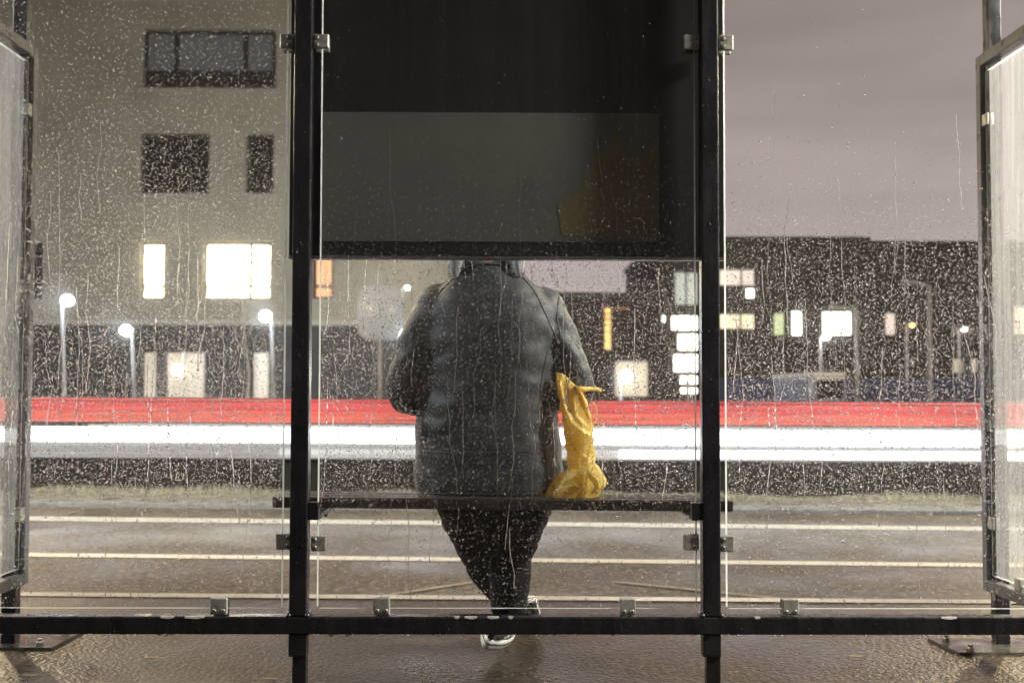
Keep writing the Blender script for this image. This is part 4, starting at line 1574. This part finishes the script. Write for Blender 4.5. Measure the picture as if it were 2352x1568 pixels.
pl = W(405, 850, YA - .02)
pn = MB().ball((pl.x, YA + .06, pl.z), .13, 12, 8).build("pendant_lamp", emit("pendant_lit", (1, .95, .85), 6), apt)
MB().tube([(pl.x + .08, YA + .06, pl.z + .12), (pl.x + .16, YA + .06, zat(400, 806, YA))], .02, 5).build("cord", emit("cord_lit", (1, .95, .85), .9), pn)  # the cord's brightness is a glow put into its colour
M_sill = mat("pale_sill", (.30, .29, .26), .6)
for (q, kind, bars, hb_), r_ in zip(win, holes_u):
    MB().box((r_[0] - .06, YA - .07, r_[1] - .05), (r_[2] + .06, YA - .002, r_[1] - .005), .008).build("sill", M_sill, apt)
MB().box((ax0, YA - .03, zp - .06), (ax1 + .02, YA - .002, zp + .05), .01).build("string_course", M_sill, apt)
YR = 32.0
M_brick = mat("dark_brown_brick", (0.040, 0.030, 0.025), 0.8, var=0.35, vscale=2.5, bump=.2, bscale=12)
M_fmid = mat("brown_window_frame", (0.05, 0.035, 0.03), 0.5)
M_r_white = emit("white_lit_window", (1, .95, .80), 6.0, .25, 1.8, (1, 1, .5))
M_r_warm = emit("warm_lit_window", (1, .86, .58), .95, .35, 2.2, (1, 1, .4))
M_r_green = emit("greenish_lit_window", (.72, .78, .42), .75, .25, 2.0, (1, 1, .4))
M_r_pink = emit("pinkish_lit_window", (.9, .74, .62), .85, .15, 2.0, (1, 1, .4))
M_r_cream = emit("cream_window_wall_glow", (.85, .72, .50), .62, .2, 2.0, (1, 1, .4))
M_r_dim = emit("dim_lit_window", (.55, .38, .30), .30, .25, 2.0, (1, 1, .4))
M_r_pale = emit("sky_toned_glazing", (.62, .66, .60), .55, .25, 2.5, (1, 1, .4))  # unlit stair glass; its sky tone is put in as glow
M_r_or = emit("amber_louver_glow", (1.0, .55, .16), 1.5, .35, 5.0, (1, 1, .6))

blk = empty("brick_building", (6, YR, -.3), "long dark brick building with lit windows and a stepped roofline on the right", "building")
zt1, zt2, zt3 = zat(1850, 553, YR), zat(2150, 556, YR) - .08, zat(1400, 678, YR)
bx_a, bx_b, bx_c, bx_d = xat(1180, 784, YR), xat(1517, 784, YR), xat(1999, 784, YR), xat(3000, 784, YR)
rw = [((1652, 616, 1737, 657), M_r_pink, (.62,)), ((1713, 659, 1737, 686), M_r_white, ()), ((1652, 718, 1737, 757), M_r_warm, (.6,)), ((1777, 716, 1806, 772), M_r_green, ()),
      ((1819, 711, 1846, 772), M_r_white, ()), ((1890, 713, 1960, 771), M_r_white, (.3,)), ((2034, 716, 2062, 771), M_r_pink, ()), ((2188, 749, 2244, 769), M_r_dim, ()),
      ((2190, 821, 2216, 858), M_r_cream, ()), ((2232, 821, 2250, 858), M_r_cream, ()), ((2092, 821, 2108, 843), M_r_dim, ()), ((2330, 700, 2400, 770), M_r_warm, ()),
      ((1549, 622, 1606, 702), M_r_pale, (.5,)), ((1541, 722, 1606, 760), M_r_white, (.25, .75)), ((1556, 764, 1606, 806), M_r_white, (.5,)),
      ((1546, 811, 1606, 856), M_r_white, (.45,)), ((1561, 860, 1606, 884), M_r_white, (.4,)), ((1562, 888, 1606, 906), M_r_white, (.4,)), ((1519, 721, 1532, 742), M_r_white, ())]
lw = [((1390, 703, 1408, 803), M_r_or, (), (.14, .28, .42, .56)), ((1409, 703, 1450, 709), M_r_or, (), ()), ((1414, 827, 1494, 912), M_r_cream, (), ())]  # orange-lit louver and flood-lit cream wall; their light put in as glow
h1 = [rect(*w_[0], YR) for w_ in rw]
h2 = [rect(*w_[0], YR) for w_ in lw]
inb = [h_ for h_ in h1 if h_[0] < bx_c]
inc = [h_ for h_ in h1 if h_[0] >= bx_c]
wb_ = wall_with_holes(bx_b, bx_c, -.6, zt1, inb, YR, .2)
wc_ = wall_with_holes(bx_c, bx_d, -.6, zt2, inc, YR, .2)
wb_.add(wc_.v, wc_.f).build("wall", M_brick, blk)
wall_with_holes(bx_a, bx_b, -.6, zt3, h2, YR + .3, .2).build("low_wing_wall", M_brick, blk)
MB().box((bx_b, YR + .25, -.6), (bx_c, YR + 9, zt1 - .01)).box((bx_c + .001, YR + .25, -.6), (bx_d, YR + 9, zt2 - .01)).box((bx_a, YR + .55, -.6), (bx_b - .001, YR + 9, zt3 - .01)).build("rear_block", M_brick, blk)
MB().box((bx_b - .1, YR - .12, zt1), (bx_c, YR + 9, zt1 + .10)).box((bx_c + .001, YR - .12, zt2), (bx_d, YR + 9, zt2 + .10)).box((bx_a - .1, YR + .18, zt3), (bx_b - .101, YR + 9, zt3 + .1)).build("roof", M_fdark, blk)
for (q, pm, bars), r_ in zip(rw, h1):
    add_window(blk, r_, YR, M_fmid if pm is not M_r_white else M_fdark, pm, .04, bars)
for (q, pm, bars, hb_), r_ in zip(lw, h2):
    add_window(blk, r_, YR + .3, M_fmid, pm, .03, bars, hb_)


# ------------------------------------------------------------------ street lamps
def lamp(u, v, Y, side, label, color=(.86, .93, 1), strength=260, power=200, foot_du=12, foot_v=925, head=.15):
    p = W(u, v, Y)
    foot = W(u - side * 13 + foot_du, foot_v, Y)
    foot.z = -.5
    top = W(u - side * 13, v + 1, Y)
    root = empty("street_lamp", foot, label, "street lamp", "slim lamp posts in front of the far buildings")
    MB().tube([foot, foot.lerp(top, .6), top], [.035, .03, .025], 10).build("pole", M_lamppole, root)
    MB().tube([top, top + Vector((side * .06, 0, .04)), p + Vector((0, 0, .05))], [.03, .028, .025], 8).ball(p + Vector((0, .02, .05)), (head * .8, .12, .04), 14, 8).build("lamp_head", M_lamppole, root)
    m_ = emit("lamp_lens_lit", color, strength)
    MB().ball(p, (head * .82, .12, head * .7), 14, 8).build("lens", m_, root)
    ld = bpy.data.lights.new("lamp_light", 'SPOT')
    ld.energy, ld.color, ld.shadow_soft_size = power * .95, color, .12
    ld.spot_size, ld.spot_blend = math.radians(150), .4
    lo = bpy.data.objects.new("lamp_light", ld)
    COL.objects.link(lo)
    lo.matrix_world = Matrix.Translation(p + Vector((0, .2, -.12))) @ Vector((0, .95, .1)).to_track_quat('-Z', 'Y').to_matrix().to_4x4()
    lo.parent = root
    lo.matrix_parent_inverse = root.matrix_world.inverted()


M_lamppole = mat("galvanised_pole", (0.42, 0.43, 0.45), 0.45, metal=.1, var=.15)
lamp(155, 690, 23, 1, "slim street lamp farthest left with its head turned right")
lamp(290, 759, 23.5, -1, "shortest slim street lamp left of the curtained ground floor windows")
lamp(610, 726, 23, -1, "slim street lamp close left of the left black post")
lamp(930, 765, 22, 1, "bright street lamp beside the left arm of the person", head=.12, foot_du=2)
lamp(936, 661, 26, 1, "small warm lamp high above the left arm of the person", (1, .92, .75), 14, 130, 2, 925, .06)
lamp(1437, 865, 24, 1, "glaring white lamp right of the yellow bag against the cream wall", (1, .97, .92), 220, 260, 2, 925, .17)
lamp(1897, 773, 25, 1, "bright lamp under the brightest square window on the right", (1, .97, .9), 60, 90, 2, 925, .10)
lamp(2215, 756, 28, 1, "small lamp by the right end frame in front of the brick building", (1, .95, .85), 10, 20, 2, 925, .06)
lamp(2095, 747, 28, 1, "tiny orange lamp on the dark brick front at right", (1, .5, .15), 7, 10, 2, 925, .06)


def tall_lamp(head, foot, label, power, color=(1, .84, .58), aim=None, cone=150, soft=.14):
    head, foot = Vector(head), Vector(foot)
    root = empty("street_lamp", foot, label, "street lamp", "tall street lamps along the road")
    top = Vector((foot.x, foot.y, head.z - .1))
    MB().tube([foot, foot.lerp(top, .5), top], [.09, .07, .05], 12).build("pole", M_lamppole, root)
    MB().tube([top, top.lerp(head, .3) + Vector((0, 0, .18)), head + Vector((0, 0, .12))], [.045, .04, .035], 8).ball(head + Vector((0, 0, .11)), (.2, .34, .07), 14, 8).build("lamp_head", M_lamppole, root)
    MB().ball(head, (.16, .28, .07), 14, 8).build("lens", emit("street_lens_lit", color, power / 14), root)
    ld = bpy.data.lights.new("lamp_light", 'SPOT')
    ld.energy, ld.color, ld.shadow_soft_size = power, color, soft
    ld.spot_size, ld.spot_blend = math.radians(cone), .5
    lo = bpy.data.objects.new("lamp_light", ld)
    COL.objects.link(lo)
    d = ((aim and Vector(aim)) or head - Vector((0, 0, 5))) - head
    lo.matrix_world = Matrix.Translation(head - Vector((0, 0, .12))) @ d.to_track_quat('-Z', 'Y').to_matrix().to_4x4()
    lo.parent = root
    lo.matrix_parent_inverse = root.matrix_world.inverted()


tall_lamp((-6.2, 8.4, 7), (-7.0, 11.3, ROAD_Z), "tall street lamp over the far left lane beyond the picture", 1800)
tall_lamp((6.6, 8.4, 7), (7.4, 11.3, ROAD_Z), "tall street lamp over the far right lane beyond the picture", 1800)
tall_lamp((-4.3, 2.85, 3.6), (-4.9, 2.6, 0), "added lamp on the pavement beyond the left end of the shelter", 700, (.86, .93, 1), (0, 3.35, .95), 52, .25)  # unseen lamp added to light the left side of the jacket
tall_lamp((4.3, 2.3, 3.7), (4.9, 2.0, 0), "added lamp on the pavement beyond the right end of the shelter", 2900, (1, .95, .86), (0, 3.35, .95), 52, .25)  # unseen lamp added to light the bag and right sleeve


def sparkle_lamp(head, foot, label, strength):  # unseen globes added to make the raindrops sparkle
    head, foot = Vector(head), Vector(foot)
    root = empty("street_lamp", foot, label, "street lamp", "added lamps on the far side of the verge")
    top = Vector((foot.x, foot.y, head.z - .05))
    MB().tube([foot, foot.lerp(top, .5), top], [.08, .06, .045], 12).build("pole", M_lamppole, root)
    MB().tube([top, top.lerp(head, .5) + Vector((0, 0, .15)), head + Vector((0, 0, .24))], [.04, .035, .03], 8).ball(head + Vector((0, 0, .24)), (.24, .24, .06), 14, 8).build("lamp_head", M_lamppole, root)
    MB().ball(head, .2, 16, 10).build("lens", emit("globe_lens_lit", (1, .80, .50), strength), root)


sparkle_lamp((-7.3, 14.2, 5.0), (-7.9, 14.2, -.5), "added globe lamp beyond the verge outside the left edge of the picture", 700)
sparkle_lamp((7.3, 14.2, 5.0), (7.9, 14.2, -.5), "added globe lamp beyond the verge outside the right edge of the picture", 600)


def plain_pole(u, v, Y, label):
    a = W(u, v, Y)
    b_ = Vector((a.x, Y, -.5))
    root = empty("lamp_post", b_, label, "post")
    MB().tube([b_, a], [.05, .035], 10).build("pole", M_lamppole, root)
    MB().tube([a - Vector((0, 0, .02)), a + Vector((-.35, 0, .06))], [.03, .025], 8).ball(a + Vector((-.42, 0, .06)), (.16, .09, .035), 12, 6).build("lamp_head", M_lamppole, root)


plain_pole(1967, 712, 24, "thin unlit grey post right of the brightest square window")
plain_pole(2134, 655, 24, "taller thin unlit grey post against the dark brick at far right")

# sign's reflection in the glass, built as a glowing board beside the person's shoulder
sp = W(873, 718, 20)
sg = empty("sign_reflection", (sp.x, 20, -.4), "pale rounded sign reflection, built as a board on an added post, left of the person's shoulder", "sign")
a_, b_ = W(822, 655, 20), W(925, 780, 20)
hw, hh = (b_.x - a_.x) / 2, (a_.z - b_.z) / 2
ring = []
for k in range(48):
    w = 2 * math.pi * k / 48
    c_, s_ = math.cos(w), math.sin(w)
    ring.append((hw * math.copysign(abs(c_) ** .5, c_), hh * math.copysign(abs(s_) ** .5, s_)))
M_sign_reflection = emit("sign_reflection_glow", (.9, .92, .95), .21, .25, 30, (1, 1, .2))
MB().loft([[Vector((sp.x + x, 20 + y_, sp.z + z)) for x, z in ring] for y_ in (0, .03)]).build("face", M_sign_reflection, sg)
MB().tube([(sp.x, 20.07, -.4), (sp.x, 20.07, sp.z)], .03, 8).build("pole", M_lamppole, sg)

# ------------------------------------------------------------------ blue hoarding and parked van in front of the brick building
M_blue = mat("blue_panel", (0.035, 0.05, 0.16), 0.5, var=.25, vscale=1.5)
hY = 24.0
hx0, hx1 = xat(1655, 880, hY), xat(2420, 880, hY)
hz = zat(2000, 868, hY)
hoard = empty("hoarding", (hx0, hY, -.4), "row of dark blue hoarding panels in front of the brick building", "fence")
n_ = 9
for i in range(n_):
    a, c = hx0 + (hx1 - hx0) * i / n_, hx0 + (hx1 - hx0) * (i + 1) / n_
    MB().box((a + .01, hY, -.4), (c - .01, hY + .04, hz - .05 * (i % 2) * .5), .005).build("panel", M_blue, hoard)
    MB().box((a - .03, hY + .041, -.45), (a + .03, hY + .10, hz + .02), .004).build("post", M_fdark, hoard)

vY = 21.0
va, vb2 = W(1862, 855, vY), W(1956, 930, vY)
van = empty("parked_van", ((va.x + vb2.x) / 2, vY, -.45), "pale blue parked van with a white roof in front of the hoarding", "van")
M_vanb = mat("pale_blue_paint", (0.20, 0.23, 0.34), 0.3, coat=.5)
M_vanw = mat("white_paint", (0.75, 0.75, 0.73), 0.3, coat=.4)
vw, vzt = (vb2.x - va.x), va.z
vx = va.x
vz0 = vzt - 1.55
MB().box((vx, vY, vz0 + .28), (vx + vw, vY + 3.9, vzt - .55), .07, 3).build("body", M_vanb, van)
MB().box((vx + .05, vY + .08, vzt - .56), (vx + vw - .05, vY + 3.4, vzt - .06), .06, 3).build("cabin", M_vanb, van)
MB().box((vx + .06, vY + .10, vzt - .075), (vx + vw - .06, vY + 3.3, vzt), .03, 3).build("roof", M_vanw, van)
MB().box((vx + .12, vY + .06, vzt - .46), (vx + vw - .12, vY + .085, vzt - .13), .01).build("rear_window", M_pdark, van)
M_taillens = mat("tail_lamp", (.3, .01, .01), .2)
for s in (0, 1):
    cx_ = vx + .06 + s * (vw - .14)
    MB().box((cx_, vY - .012, vzt - .82), (cx_ + .07, vY + .02, vzt - .6), .008).build("tail_lamp", M_taillens, van)
    for y in (.7, 3.1):
        xw = vx + (.0 if s == 0 else vw - .16)
        MB().tube([(xw, vY + y, vz0 + .3), (xw + .16, vY + y, vz0 + .3)], .3, 20, smooth=False).build("wheel", M_tyre, van)
